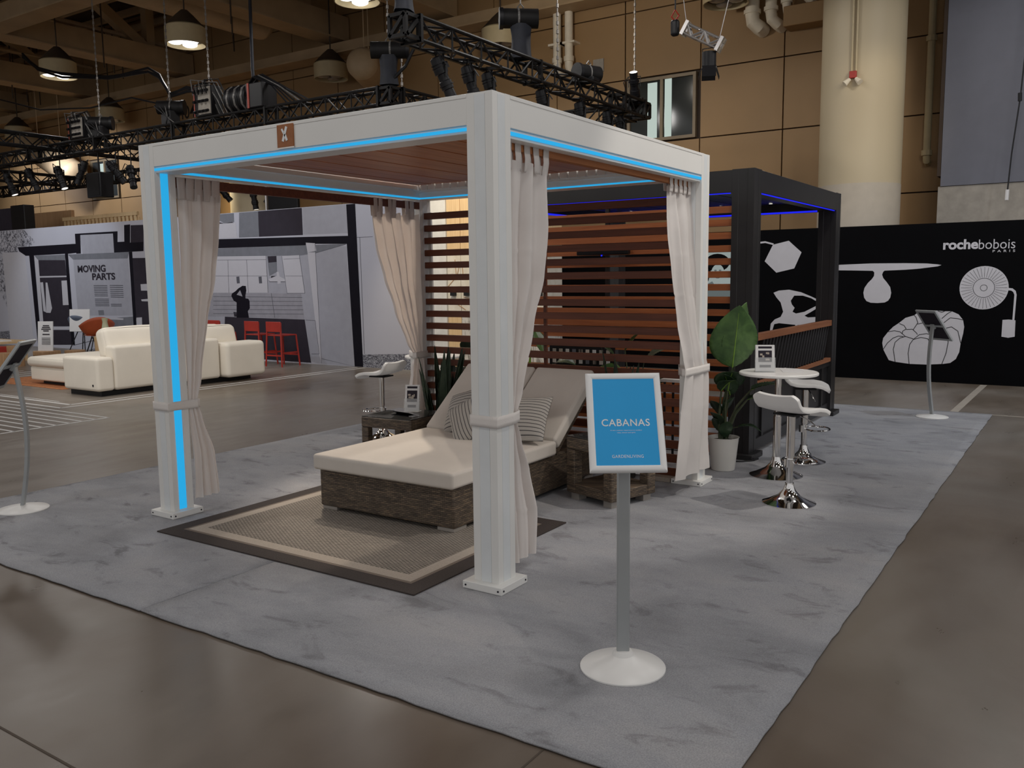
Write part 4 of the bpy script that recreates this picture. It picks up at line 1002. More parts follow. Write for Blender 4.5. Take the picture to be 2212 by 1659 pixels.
def pline(mb, pts, w, x, d=.0012):
    for (a, b), (c, e) in zip(pts, pts[1:]):
        mb.bar((x, a, b), (x, c, e), d * 2, w, up=Vector((0, c - a, e - b)).cross(Vector((1, 0, 0))))
for rr in (.142, .045):
    e_ = ell(dc, rr, rr, 32); pline(ld, e_ + e_[:1], .006, XR - .0035)
for i in range(36):
    t = 2 * pi * i / 36
    pline(ld, [(dc[0] + .155 * cos(t), dc[1] + .155 * sin(t)), (dc[0] + .305 * cos(t), dc[1] + .305 * sin(t))], .0035, XR - .0035)
ld.build('lamp_line_drawing', M['dark_line'], rb)
MB().poly([RB_SEAT], FR(XR), 0.003).build('armchair_silhouette', M['pale_print'], rb)
sl = MB()
for s_ in RB_SEAMS: pline(sl, s_, .010, XR - .0035)
sl.build('armchair_line_drawing', M['dark_line'], rb)
tb = MB()
text_into(tb, 'roche', (XR - .001, -0.615, 2.026), (0, -1, 0), (0, 0, 1), width=.470, height=.140, bold=.035)
text_into(tb, 'bobois', (XR - .001, -1.092, 2.015), (0, -1, 0), (0, 0, 1), width=.470, height=.140, bold=-.004)
tb.build('shop_lettering', M['pale_print'], rb)
text_into(MB(), 'PARIS', (XR - .001, -1.276, 1.964), (0, -1, 0), (0, 0, 1), width=.288, height=.034, bold=.012, spacing=1.9).build('small_lettering', M['pale_print'], rb)

# ------------------------------------------------------------------ mural wall
XM = 8.6
mu = thing('mural_wall', 'long white exhibition wall printed with a black and white house cutaway', 'exhibition wall', (XM, 16, 0))
MB().box(XM, XM + 0.1, 7.82, 27, 0, 3.11).build('board', M['mural'], mu)
OFF = dict(grass=.001, tree=.001, pale=.0012, mid=.0022, tile=.0016, light=.003, dark=.0026, person=.0036, persongap=.0042, frame=.0040, line=.0033)
MATS = dict(grass='p_grass', tree='p_tree', pale='p_pale', mid='p_mid', tile='p_tile', light='p_light', dark='p_dark', person='p_frame', persongap='p_tile', frame='p_frame', line='p_line')
NAMES = dict(grass='grass_print', tree='tree_print', pale='pale_room_print', mid='grey_print', tile='tile_print', light='light_print', dark='dark_print', person='person_silhouette', persongap='silhouette_gap', frame='house_frame_print', line='line_print')
def clip(p): return [(min(max(a, 7.83), 26.9), min(max(b, 0.004), 3.10)) for a, b in p]
for key, polys in MURAL.items():
    if key == 'white': continue
    mb = MB()
    for i, p in enumerate(polys): mb.poly([clip(p)], FR(XM), OFF[key] + .000008 * i)
    mb.build(NAMES[key], M[MATS[key]], mu)
tm = MB()
text_into(tm, 'MOVING', (XM - .004, 18.72, 1.945), (0, -1, 0), (0, 0, 1), width=1.22, height=.165, bold=.034)
text_into(tm, 'PARTS', (XM - .004, 18.10, 1.752), (0, -1, 0), (0, 0, 1), width=.98, height=.160, bold=.034)
tm.build('mural_lettering', M['p_dark'], mu)

# ------------------------------------------------------------------ wood and marble display booth behind the slat screen
bo = thing('display_booth', 'bright oak and marble display cabinets seen through the slatted screen', 'display booth', (8.7, 6, 0))
def part(nm, y0, y1, z0, z1, mat, dx=0.0):
    MB().box(8.72 - dx, 9.2, y0, y1, z0, z1).build(nm, M[mat], bo, bevel=.004)
part('pillar', 7.10, 7.44, 0, 3.2, 'cab_white', .02)
for i in range(7):
    y1 = 7.085 - .30 * i; y0 = y1 - .29
    part('upper_door', y0, y1, 2.12, 3.2, 'oak')
    part('marble_panel', y0, y1, 1.10, 2.10, 'marble')
    part('lower_door', y0, y1, 0.1, 1.085, 'oak' if i == 0 else 'grey_marble')
    MB().box(8.66, 8.72, (y0 + y1) / 2 - .05, (y0 + y1) / 2 + .05, 1.37, 1.44).build('handle', M['black_plastic'], bo)
rr = random.Random(4); vn = MB()
for i in range(26):
    y0 = 5.7 + 1.35 * rr.random(); z0 = 1.15 + .9 * rr.random(); a = rr.random() * 6.3; l_ = .12 + .2 * rr.random()
    p0 = (8.716, y0, z0); p1 = (8.716, y0 + l_ * cos(a), min(2.08, max(1.12, z0 + l_ * sin(a))))
    vn.bar(p0, p1, .004, .012, up=(0, -sin(a), cos(a)))
vn.build('marble_veins', M['log'], bo)
fb = thing('far_booth', 'bright strip of wood and white cabinets showing above the black wall through the slats', 'cabinet', (11.6, 5.6, 0))
for a, b, mt in ((6.5, 6.1, 'oak'), (6.05, 6.0, 'cab_white'), (5.98, 5.4, 'oak'), (5.38, 4.98, 'marble')): MB().box(11.6, 11.9, b, a, 0, 2.66).build('cabinet_panel', M[mt], fb)
MB().box(11.58, 11.6, 4.98, 5.4, 2.50, 2.58).build('light_strip', M['fluo'], fb)

# ------------------------------------------------------------------ cream sectional sofa
so = thing('sectional_sofa', 'large cream sectional sofa with its back to the camera', 'sofa', (4.9, 10.0, 0))
def soft(nm, x0, x1, y0, y1, z0, z1, r=.05, bulge=(0, 0, 0), mat='sofa', parent=so):
    return MB().rbox(((x0 + x1) / 2, (y0 + y1) / 2, (z0 + z1) / 2), ((x1 - x0) / 2, (y1 - y0) / 2, (z1 - z0) / 2), r, 4, bulge).build(nm, M[mat], parent, merge=True)
soft('end_arm', 3.46, 3.74, 9.50, 10.42, .08, .58, .05)
soft('back_panel', 3.74, 5.06, 9.50, 9.74, .08, .74, .05)
soft('seat_base', 3.74, 5.06, 9.74, 10.5, .08, .34, .03)
soft('seat_cushion', 3.74, 5.06, 9.74, 10.5, .34, .50, .06, (0, 0, .02))
soft('back_panel', 5.08, 5.60, 9.46, 9.70, .08, .74, .05)
soft('end_arm', 5.62, 6.42, 9.30, 9.72, .08, .66, .07)
soft('seat_base', 5.08, 6.42, 9.72, 10.5, .08, .34, .03)
soft('seat_cushion', 5.08, 6.42, 9.72, 10.5, .34, .50, .06, (0, 0, .02))
rt = Matrix.Rotation(-.25, 3, 'X')
MB().rbox((4.40, 9.86, .74), (.64, .13, .25), .09, 4, (0, .03, .02), rt).build('back_cushion', M['sofa'], so, merge=True)
MB().rbox((5.66, 9.84, .74), (.52, .12, .19), .09, 4, (0, .03, .02), rt).build('back_cushion', M['sofa'], so, merge=True)
MB().rbox((5.72, 10.1, .74), (.40, .10, .20), .09, 4, (0, .03, .02), Matrix.Rotation(-.4, 3, 'X')).build('loose_cushion', M['sofa'], so, merge=True)
MB().box(3.56, 6.3, 9.58, 10.4, 0, .08).build('plinth', M['black_plastic'], so)
MB().cyl((3.455, 9.62, .17), (3.46, 9.62, .17), .018, n=10).build('button_tag', M['dark_line'], so)
ot = thing('ottoman', 'low cream ottoman with a thick cushion at the end of the sofa', 'ottoman', (4.5, 11.5, 0))
soft('base', 3.92, 5.2, 10.62, 12.25, .07, .30, .03, parent=ot)
soft('cushion', 3.88, 5.2, 10.58, 12.3, .30, .46, .07, (0, 0, .03), parent=ot)
MB().box(4.05, 5.1, 10.75, 12.1, 0.006, .08).build('plinth', M['black_plastic'], ot)
og = tag(MB().box(3.72, 6.4, 10.95, 13.4, 0, .006).build('area_rug', M['orange_cloth']), 'flat orange rug under the cream ottoman', 'rug')

# ------------------------------------------------------------------ red bar stools in front of the mural
def red_stool(x, y, label):
    o = thing('counter_stool', label, 'bar stool', (x, y, 0), 'red counter stools')
    MB().box(x - .20, x + .20, y - .20, y + .20, .60, .625).build('seat', M['red_paint'], o, bevel=.006)
    MB().box(x - .215, x - .195, y - .21, y + .21, .68, .88).build('backrest', M['red_paint'], o, bevel=.006)
    for sx in (-1, 1):
        for sy in (-1, 1):
            top = (x + sx * .19, y + sy * .19, .62 if sx > 0 else .86)
            MB().cyl((x + sx * .23, y + sy * .23, 0), top, .016, .018, n=8).build('leg', M['red_paint'], o)
    for sx in (-1, 1): MB().bar((x + sx * .215, y - .21, .22), (x + sx * .215, y + .21, .22), .02, .03).build('stretcher', M['red_paint'], o)
    for sy in (-1, 1): MB().bar((x - .215, y + sy * .21, .27), (x + .215, y + sy * .21, .27), .02, .03).build('stretcher', M['red_paint'], o)
red_stool(8.05, 10.72, 'red counter stool before the black printed island, fully visible one')
red_stool(8.05, 11.36, 'red counter stool in the middle, half behind the sofa cushion')
red_stool(8.05, 12.55, 'red counter stool beside the left curtain, mostly behind the sofa')

# ------------------------------------------------------------------ shell chairs, side tables and small displays at the left
def shell_chair(name, x, y, rz, mat, legmat, label, z=.44, sc=1.0):
    o = thing(name, label, 'chair', (x, y, 0))
    def fn(u, v):
        a = (u - .5) * pi * 1.05
        fx = -.26 * cos(a) * (1 - .45 * v * 0)  # back at -x
        w = .30 * sin(a)
        h = v
        r = .35 + .65 * h ** .6
        zz = .02 + (.36 * max(0, cos(a)) ** 1.2 + .20 * (1 - max(0, cos(a)))) * h ** 1.4
        return (fx * r * 1.05 + .05, w * r * 1.05, zz)
    mb = MB(); mb.grid(fn, 20, 8)
    mb.grid(lambda u, v: ((u - .5) * .36 + .12, (v - .5) * .40, .02 + .02 * abs(v - .5)), 6, 6)
    rot = Matrix.Rotation(rz, 3, 'Z')
    mb.v = [tuple(Vector((x, y, z)) + rot @ (Vector(p) * sc)) for p in mb.v]
    mb.build('shell', M[mat], o, solid=.012)
    for sx in (-1, 1):
        for sy in (-1, 1):
            b_ = rot @ Vector((sx * .22 * sc, sy * .22 * sc, 0)); t_ = rot @ Vector((sx * .09 + .04, sy * .09, z + .02))
            MB().cyl((x + b_.x, y + b_.y, 0), (x + t_.x, y + t_.y, t_.z), .012, n=6).build('leg', M[legmat], o)
    br = MB()
    for sx in (-1, 1):
        b_ = rot @ Vector((sx * .16, .16, .22)); t_ = rot @ Vector((-sx * .16, -.16, .22))
        br.cyl((x + b_.x, y + b_.y, .2), (x + t_.x, y + t_.y, .3), .006, n=5)
    br.build('cross_brace', M[legmat], o)
    return o
shell_chair('shell_chair', 7.15, 15.6, radians(70), 'orange_shell', 'black_plastic', 'rust orange armchair with a moulded shell behind the sofa', .50, 1.15)
shell_chair('shell_chair', 7.9, 17.5, radians(20), 'blue_shell', 'black_plastic', 'slate blue shell chair on black legs under the white card', .50, 1.1)
def log_stool(x, y, r, h, label, square=False):
    o = thing('log_stool', label, 'stool', (x, y, 0))
    if square: MB().box(x - r, x + r, y - r, y + r, 0, h).build('block', M['log'], o, bevel=.02)
    else:
        MB().lathe([(r * .92, 0), (r * .96, h * .5), (r, h - .02), (r * .97, h)], x, y, 0, 18).build('trunk', M['log'], o)
    return o
log_stool(7.2, 16.65, .22, .16, 'light wooden log stool between the white placard and the chairs')
log_stool(7.1, 17.66, .22, .12, 'low wooden block under the white standing placard', True)
log_stool(5.4, 15.7, .19, .42, 'wooden log stool behind the left display stand')
log_stool(4.7, 14.75, .22, .36, 'squat wooden log at the left edge beside the display stand')
pl = thing('standing_placard', 'white standing placard with black headings on a wooden block', 'placard', (7.1, 17.66, .12))
rotp = Matrix.Rotation(radians(25), 3, 'Z')
def pbox(mb, c, hx, hy, hz, lean=0.1):
    mb.obox(c, rotp @ Vector((hx, 0, 0)), rotp @ Vector((0, hy, 0)), (rotp @ Vector((lean * hz, 0, hz))))
mb = MB(); pbox(mb, (7.1, 17.66, .46), .012, .19, .34); mb.build('card', M['paper'], pl)
mb = MB()
for k, (w, z) in enumerate(((.08, .70), (.10, .66), (.12, .62), (.07, .58), (.09, .50))):
    pbox(mb, Vector((7.1, 17.66, z)) + rotp @ Vector((-.016 + (z - .46) * .1, -.02, 0)), .001, w, .012)
for k in range(7): pbox(mb, Vector((7.1, 17.66, .42 - .025 * k)) + rotp @ Vector((-.016 + (.42 - .025 * k - .46) * .1, -.02, 0)), .001, .11, .004)
mb.build('printed_text', M['p_dark'], pl)
cd = thing('white_card', 'white card on the slate blue chair before the mural', 'card', (7.75, 17.32, .54))
mb = MB(); pbox(mb, (7.75, 17.32, .80), .008, .26, .26); mb.build('card_sheet', M['paper'], cd)
vs = thing('vase', 'pale green vase standing behind the sofa', 'vase', (6.2, 13.73, 0))
MB().lathe([(.0, .0), (.085, .0), (.09, .03), (.06, .2), (.045, .28), (.06, .36), (.05, .36), (.035, .28)], 6.2, 13.73, .62, 20).build('body', M['vase'], vs)
MB().lathe([(.2, 0), (.22, .60), (.22, .62), (0, .62)], 6.2, 13.73, 0, 18).build('stand', M['oak'], vs)
ot2 = thing('side_table', 'low round orange table behind the sofa back', 'table', (7.0, 14.45, 0))
MB().lathe([(0, .66), (.30, .66), (.31, .70), (0, .70)], 7.0, 14.45, 0, 24).build('top', M['orange_shell'], ot2)
for a in range(3): MB().cyl((7.0 + .2 * cos(a * 2.1), 14.45 + .2 * sin(a * 2.1), 0), (7.0 + .14 * cos(a * 2.1), 14.45 + .14 * sin(a * 2.1), .66), .015, n=6).build('leg', M['orange_shell'], ot2)
dt = thing('display_table', 'pale wooden table top cut by the left edge', 'table', (5.9, 17.8, 0))
MB().box(5.4, 6.3, 16.7, 19.0, .40, .44).build('top', M['oak'], dt)
for (x, y) in ((5.5, 16.85), (6.2, 16.85), (5.5, 18.8), (6.2, 18.8)): MB().box(x - .03, x + .03, y - .03, y + .03, 0, .40).build('leg', M['oak'], dt)
tray = tag(MB().box(5.6, 5.95, 16.9, 17.4, .44, .465).build('book', M['paper']), 'white book lying on the pale table at the left edge', 'book')
rc_ = thing('red_box_seat', 'red cube seat at the left edge under the pale table', 'seat', (5.05, 15.9, 0))
MB().box(4.85, 5.25, 15.65, 16.1, .0, .42).build('cube', M['red_paint'], rc_, bevel=.01)
# ------------------------------------------------------------------ carpet and rug
cp = thing('booth_carpet', 'large light grey mottled carpet laid under the pergolas in two rolls', 'carpet', (3.3, 1.4, 0))
def carpet_roll(y0, y1, mat):
    nx, ny = 90, 30
    rr = random.Random(int(y0 * 10))
    ex = [0.010 * (rr.random() - .5) for _ in range(400)]
    def fn(u, v):
        x = -1.175 + 9.045 * u; y = y0 + (y1 - y0) * v
        if v == 0: y += ex[int(u * nx)]
        if v == 1: y += ex[int(u * nx) + 100] * .5
        if u == 0: x += ex[int(v * ny) + 200]
        if u == 1: x += ex[int(v * ny) + 300]
        return (x, y, 0.009)
    MB().grid(fn, nx, ny).build('carpet_roll', mat, cp, solid=0.008)
carpet_roll(-1.635, 1.42, M['carpet']); carpet_roll(1.426, 4.46, M['carpet2'])
ZC = 0.0135
rg = thing('area_rug', 'brown bordered rug with a woven beige centre under the daybed', 'rug', (0.5, 1.46, ZC))
def ring(name, x0, x1, y0, y1, w, z, mat):
    m = MB(); 
    m.box(x0, x1, y0, y0 + w, z, z + .004).box(x0, x1, y1 - w, y1, z, z + .004).box(x0, x0 + w, y0 + w, y1 - w, z, z + .004).box(x1 - w, x1, y0 + w, y1 - w, z, z + .004)
    m.build(name, mat, rg)
RX0, RX1, RY0, RY1 = -.285, 1.315, .350, 2.580
MB().box(RX0, RX1, RY0, RY1, ZC, ZC + .004).build('backing', M['rug_brown'], rg)
ring('dark_border', RX0, RX1, RY0, RY1, .118, ZC + .004, M['rug_brown'])
ring('taupe_line', RX0 + .12, RX1 - .12, RY0 + .12, RY1 - .12, .022, ZC + .004, M['rug_line'])
ring('cream_band', RX0 + .143, RX1 - .143, RY0 + .143, RY1 - .143, .085, ZC + .004, M['rug_cream'])
MB().box(RX0 + .229, RX1 - .229, RY0 + .229, RY1 - .229, ZC + .004, ZC + .0085).build('woven_centre', M['rug_mid'], rg)

# ------------------------------------------------------------------ white pergola
PL = 2.95; PW_ = 0.16; PH_ = 2.6
pg = thing('pergola', 'white metal pergola with blue light strips and a cedar ceiling', 'pergola', (0, 0, 0))
def post_profile(x0, y0, w):
    g = .003; a = w * .30; b = w * .70
    pts = []
    c = [(0, 0), (w, 0), (w, w), (0, w)]
    for i in range(4):
        p, q = Vector(c[i]), Vector(c[(i + 1) % 4])
        d = (q - p).normalized(); n = Vector((-d.y, d.x))
        pts += [p, p + d * (a - g) , p + d * a + n * g, p + d * b + n * g, p + d * (b + g)]
    return [(x0 + p.x, y0 + p.y) for p in pts]
def post(root, x0, y0, w, h, mat, pe=.047, ph=.042, zb=ZC):
    m = MB(); m.poly([post_profile(x0, y0, w)], ((0, 0, zb + ph), (1, 0, 0), (0, 1, 0), (0, 0, 1)), h - zb - ph)
    po = m.build('post', M[mat], root, angle=20)
    MB().box(x0 - pe, x0 + w + pe, y0 - pe, y0 + w + pe, zb, zb + ph).build('base_plate', M[mat], po, bevel=.004)
    if mat == 'white_metal':
        a, b = w * .3005, w * .6995
        ins = MB()
        ins.box(x0 + .0006, x0 + .0045, y0 + a, y0 + b, zb + ph, h - .01).box(x0 + a, x0 + b, y0 + .0006, y0 + .0045, zb + ph, h - .01)
        ins.build('diffuser_strip', M['diffuser'], po)
    for (sx, sy, nx, ny) in ((x0 - pe, y0 - pe * .55, -1, 0), (x0 - pe, y0 + w + pe * .55, -1, 0), (x0 - pe * .55, y0 - pe, 0, -1), (x0 + w + pe * .55, y0 - pe, 0, -1)):
        MB().cyl((sx, sy, zb + ph * .5), (sx + nx * .003, sy + ny * .003, zb + ph * .5), .0055, n=8).build('screw', M['p_dark'], po)
    return po
D = PL - PW_
for (x0, y0) in ((0, 0), (D, 0), (0, D), (D, D)):
    po = post(pg, x0, y0, PW_, PH_, 'white_metal')
    if (x0, y0) == (0, D):
        MB().box(.043, .100, D - .004, D + .001, .064, 2.425).build('light_strip', M['led_cyan'], po)
BZ = 2.412
def beam(root, axis, pos, inner, a0, a1, mat, led, t=.16, zb=BZ, h=PH_, ledz=(.008, .032), out=1, lip=.045):
    """axis 'x' runs along X at y=pos..pos+t; outer face is shown by out sign; light strip along the lower lip"""
    m = MB()
    def bx_(mb, lo, hi, z0, z1, s0=a0, s1=a1):
        if axis == 'x': mb.box(s0, s1, lo, hi, z0, z1)
        else: mb.box(lo, hi, s0, s1, z0, z1)
    bx_(m, pos, pos + t, zb + lip, h)
    if out > 0: bx_(m, pos + .012, pos + t, zb, zb + lip)
    else: bx_(m, pos, pos + t - .012, zb, zb + .045)
    bx_(m, pos - .003, pos + t + .003, h - .022, h - .001)
    b = m.build('beam', M[mat], root, bevel=.0025)
    l = MB()
    if out > 0: bx_(l, pos + .003, pos + .0125, zb + ledz[0], zb + ledz[1])
    else: bx_(l, pos + t - .0125, pos + t - .003, zb + ledz[0], zb + ledz[1])
    l.build('light_strip', M[led], b)
    bx_(MB(), 0, 0, 0, 0)
    return b
beam(pg, 'y', 0, 0, PW_, D, 'white_metal', 'led_cyan', zb=2.405, ledz=(.014, .029), lip=.040)
beam(pg, 'x', 0, 0, PW_, D, 'white_metal', 'led_cyan', zb=2.386, ledz=(.016, .034), lip=.050)
# far beams: light strip on the inner face, gutter ledge above
def inner_beam(axis, pos):
    m = MB(); l = MB(); g = MB()
    if axis == 'x':
        m.box(PW_, D, pos, pos + PW_, BZ, PH_); l.box(PW_, D, pos - .005, pos, BZ + .002, BZ + .009); l.box(PW_, D, pos - .005, pos, BZ + .011, BZ + .018)
        g.box(PW_, D, pos - .05, pos, 2.495, 2.53)
    else:
        m.box(pos, pos + PW_, PW_, D, BZ, PH_); l.box(pos - .005, pos, PW_, D, BZ + .004, BZ + .016); 
        g.box(pos - .05, pos, PW_, D, 2.47, 2.49)
    b = m.build('beam', M['white_metal'], pg, bevel=.0025)
    l.build('light_strip', M['led_cyan'], b); g.build('gutter_ledge', M['white_metal'], b)
inner_beam('x', D); inner_beam('y', D)
rl = random.Random(3)
nL = 15; wL = (D - .06 - PW_) / nL
for i in range(nL):
    y0 = PW_ + wL * i
    lv = MB().box(PW_, D - .10, y0 + .004, y0 + wL - .004, 2.532 + .002 * (i % 2), 2.555).build('roof_louver', M['cedar'], pg, bevel=.003)  # stops short of the far beams: slot opened to let lamp light in
for i in range(30):
    y0 = PW_ + (D - PW_) * i / 30
    c_ = MB(); c_.box(D - .095, D - .012, y0 + .006, y0 + .080, 2.485, 2.545); c_.bar((D - .04, y0 + .01, 2.492), (D - .04, y0 + .05, 2.532), .06, .008, up=(1, 0, 0))
    c_.build('louver_end_cap', M['white_plastic'], pg, bevel=.004)
for y in (.30, 1.47, 2.62):
    MB().box(PW_, D, y, y + .02, 2.556, 2.58).build('roof_bearer', M['white_metal'], pg)
# curtain bars
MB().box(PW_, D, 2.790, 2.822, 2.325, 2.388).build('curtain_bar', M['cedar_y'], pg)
MB().box(PW_, D, .085, .125, 2.350, 2.412).build('curtain_bar', M['cedar_bar'], pg)
# slatted back screen
for i in range(20):
    z = 2.262 - .1152 * i
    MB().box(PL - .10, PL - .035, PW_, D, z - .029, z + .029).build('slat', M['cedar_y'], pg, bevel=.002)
for y in (PW_, D - .03, (PW_ + D) / 2):
    MB().box(PL - .034, PL - .012, y, y + .03, .05, 2.30).build('slat_bracket', M['white_metal'] if y != (PW_ + D) / 2 else M['cedar_y'], pg)
pq = thing('logo_plaque', 'small orange brown square plaque with a white crossed mark on the front beam', 'plaque', (-.006, 1.486, 2.455))
MB().box(-.010, -.0005, 1.418, 1.556, 2.455, 2.588).build('plate', M['plaque'], pq, bevel=.002)
MB().box(-.0112, -.0098, 1.412, 1.562, 2.4475, 2.4555).build('lower_edge', M['white_metal'], pq)
xm = MB()
def stroke(y0, z0, y1, z1, w): xm.bar((-.0115, y0, z0), (-.0115, y1, z1), .003, w, up=Vector((0, -(z1 - z0), (y1 - y0))))
stroke(1.505, 2.490, 1.470, 2.572, .017); stroke(1.470, 2.492, 1.486, 2.530, .016); stroke(1.494, 2.535, 1.511, 2.562, .012)
xm.build('crossed_mark', M['sign_text'], pq)

# ------------------------------------------------------------------ curtains
def lerp_rows(rows, z):
    """rows sorted from top to bottom: (z, a0, a1, off, amp)"""
    if z >= rows[0][0]: return rows[0][1:]
    for r0, r1 in zip(rows, rows[1:]):
        if z >= r1[0]:
            t = (r0[0] - z) / (r0[0] - r1[0]); t = t * t * (3 - 2 * t) * .5 + t * .5
            return tuple(p + (q - p) * t for p, q in zip(r0[1:], r1[1:]))
    return rows[-1][1:]
def curtain(label, rows, folds, tabs, bar, tie, seed, tie_h=.062, skew=None):
    z0, z1 = rows[0][0], rows[-1][0]
    o = thing('tab_top_curtain', label, 'curtain', ((rows[0][1] + rows[0][2]) / 2, rows[0][3], z1), 'ivory tied-back curtains')
    rr = random.Random(seed)
    ph = [rr.random() * 6 for _ in range(6)]
    def fn(u, v):
        z = z0 + (z1 - z0) * v
        a0, a1, off, amp = lerp_rows(rows, z)
        w = u + .018 * sin(9 * u + 7 * v + ph[0]) * min(1, 4 * v)
        t = 2 * pi * folds * w + 1.1 * sin(3.1 * v * 2 + ph[1]) * v
        tri = math.asin(.985 * sin(t)) / 1.40
        cr = ((z + .07) % .29) / .29
        y = off + amp * (.75 * tri + .25 * sin(t) + .35 * sin(1.7 * t + ph[2] + 3 * v)) + .005 * sin(19 * v + 5 * u + ph[3]) + .006 * math.exp(-((cr - .5) / .022) ** 2) * sin(4 * u + 9 * v + 1)
        x = a0 + (a1 - a0) * w + .18 * amp * cos(t)
        zz = z + (.022 * abs(sin(t * .5 + ph[4])) * (1 - min(1, v * 14))) - .005 * sin(3 * u + ph[5]) * v
        return (x, y, zz)
    MB().grid(fn, 128, 110).build('cloth', M['curtain'], o, angle=60)
    y0, y1, zb, zt = bar
    a0, a1, off, amp = rows[0][1:]
    for (x, w) in tabs:
        pts = [(y0 - .006 + .004 * sin(x * 90), z0 - .03), (y0 - .010, (z0 + zb) / 2), (y0 - .006, zb), (y0 - .006, zt + .004), (y1 + .006, zt + .004), (y1 + .006, zb), (y1 + .003, z0 - .02)]
        lean = rr.uniform(-.012, .012)
        def fr(u, v, pts=pts, x=x, w=w, lean=lean):
            k = min(int(v * 6), 5); f = v * 6 - k
            p, q = pts[k], pts[k + 1]
            y = p[0] + (q[0] - p[0]) * f; z = p[1] + (q[1] - p[1]) * f
            return (x + (u - .5) * w + lean * (zt - z) / .1, y + .004 * sin(u * pi), z)
        MB().grid(fr, 3, 24).build('tab', M['curtain'], o, solid=.002, angle=60)
    loop, zt_, dip = tie
    n = len(loop)
    m = MB()
    def tf(u, v):
        k = u * n; i = int(k) % n; f = k - int(k)
        p, q = Vector(loop[i]), Vector(loop[(i + 1) % n])
        a = p + (q - p) * f
        return (a.x, a.y, zt_ - tie_h / 2 + tie_h * v + dip * (a.x + a.y))
    m.grid(tf, n * 6, 3, cu=True)
    tb_ = m.build('tie_back', M['band'], o, solid=.003, angle=30)
    return o
curtain('ivory curtain hung beside the near white post, tied at its middle',
        [(2.275, .225, .690, .090, .018), (1.98, .195, .665, .088, .030), (1.67, .185, .605, .085, .030), (1.41, .180, .49, .080, .026), (1.05, .175, .335, .066, .018), (.92, .170, .252, .050, .010), (.78, .172, .330, .060, .016), (.60, .175, .44, .072, .020), (.33, .180, .525, .080, .026), (.085, .185, .520, .085, .028)], 3.2,
        [(.262, .058), (.350, .058), (.440, .058), (.530, .058), (.645, .058)], (.085, .125, 2.350, 2.412),
        ([(-.006, .166), (-.006, -.006), (.165, -.006), (.235, .012), (.262, .045), (.255, .085), (.20, .105), (.166, .166)], .925, .02), 11)
curtain('ivory curtain at the left white post, tied beside the tall light strip',
        [(2.270, .165, .530, 2.790, .012), (1.98, .165, .50, 2.79, .020), (1.70, .165, .452, 2.79, .022), (1.40, .165, .375, 2.79, .020), (1.0, .165, .29, 2.79, .014), (.81, .165, .240, 2.79, .008), (.70, .165, .275, 2.785, .012), (.42, .165, .365, 2.78, .020), (.115, .165, .39, 2.78, .022)], 3.5,
        [(.20, .066), (.275, .066), (.345, .066), (.415, .066), (.49, .07)], (2.790, 2.822, 2.325, 2.388),
        ([(-.006, 2.956), (-.006, 2.784), (.16, 2.782), (.225, 2.768), (.250, 2.778), (.250, 2.805), (.170, 2.82), (.166, 2.956)], .805, .0), 23)
curtain('warm lit ivory curtain swept to the back white post',
        [(2.255, 2.125, 2.775, 2.795, .022), (1.98, 2.19, 2.78, 2.795, .032), (1.69, 2.285, 2.782, 2.795, .030), (1.40, 2.42, 2.783, 2.795, .026), (1.08, 2.575, 2.785, 2.795, .018), (.95, 2.655, 2.787, 2.79, .012), (.86, 2.62, 2.787, 2.785, .016), (.45, 2.545, 2.79, 2.78, .028), (.10, 2.50, 2.79, 2.78, .03)], 5.0,
        [(2.18, .05), (2.245, .05), (2.37, .05), (2.43, .05), (2.60, .05), (2.67, .06)], (2.790, 2.822, 2.325, 2.388),
        ([(2.958, 2.958), (2.785, 2.958), (2.71, 2.84), (2.648, 2.80), (2.66, 2.765), (2.76, 2.765), (2.85, 2.78), (2.958, 2.782)], .955, .0), 37)
curtain('ivory curtain covering the lower half of the right white post',
        [(2.315, 2.365, 2.790, .100, .014), (1.98, 2.345, 2.80, .070, .022), (1.72, 2.350, 2.80, .050, .024), (1.32, 2.405, 2.82, .02, .022), (1.05, 2.44, 2.90, -.008, .014), (.945, 2.475, 2.945, -.012, .006), (.86, 2.44, 2.945, -.016, .012), (.55, 2.37, 2.945, -.022, .016), (.28, 2.315, 2.95, -.024, .018), (.135, 2.30, 2.955, -.024, .018)], 2.6,
        [(2.40, .055), (2.485, .055), (2.57, .055), (2.655, .055), (2.74, .055)], (.085, .125, 2.350, 2.412),
        ([(2.956, .166), (2.78, .166), (2.60, .09), (2.485, .012), (2.49, -.016), (2.70, -.026), (2.956, -.024)], .945, .0), 41)

# ------------------------------------------------------------------ black pergola
bp_ = thing('pergola', 'black metal pergola with deep blue light strips beyond the white one', 'pergola', (3.94, -.03, 0))
BX0, BX1, BY0, BY1, BW = 3.94, 7.06, -.03, 2.95, .20
for (x0, y0) in ((BX0, BY0), (BX1 - BW, BY0), (BX1 - BW, BY1 - BW), (BX0, BY1 - BW)):
    post(bp_, x0, y0, BW, 2.6, 'black_metal', .05, .05)
BZB = 2.40
def bbeam(x0, x1, y0, y1, axis, inner):
    b = MB().box(x0, x1, y0, y1, BZB, 2.595).build('beam', M['black_metal'], bp_, bevel=.003)
    l = MB()
    if axis == 'y': l.box(inner - .006, inner + .006, y0 + .02, y1 - .02, BZB - .008, BZB + .012)
    else: l.box(x0 + .02, x1 - .02, inner - .006, inner + .006, BZB - .008, BZB + .012)
    l.build('light_strip', M['led_blue'], b)
bbeam(BX0, BX0 + .18, BY0 + BW, BY1 - BW, 'y', BX0 + .02)
bbeam(BX1 - .18, BX1, BY0 + BW, BY1 - BW, 'y', BX1 - .18)
bbeam(BX0 + BW, BX1 - BW, BY0, BY0 + .18, 'x', BY0 + .02)
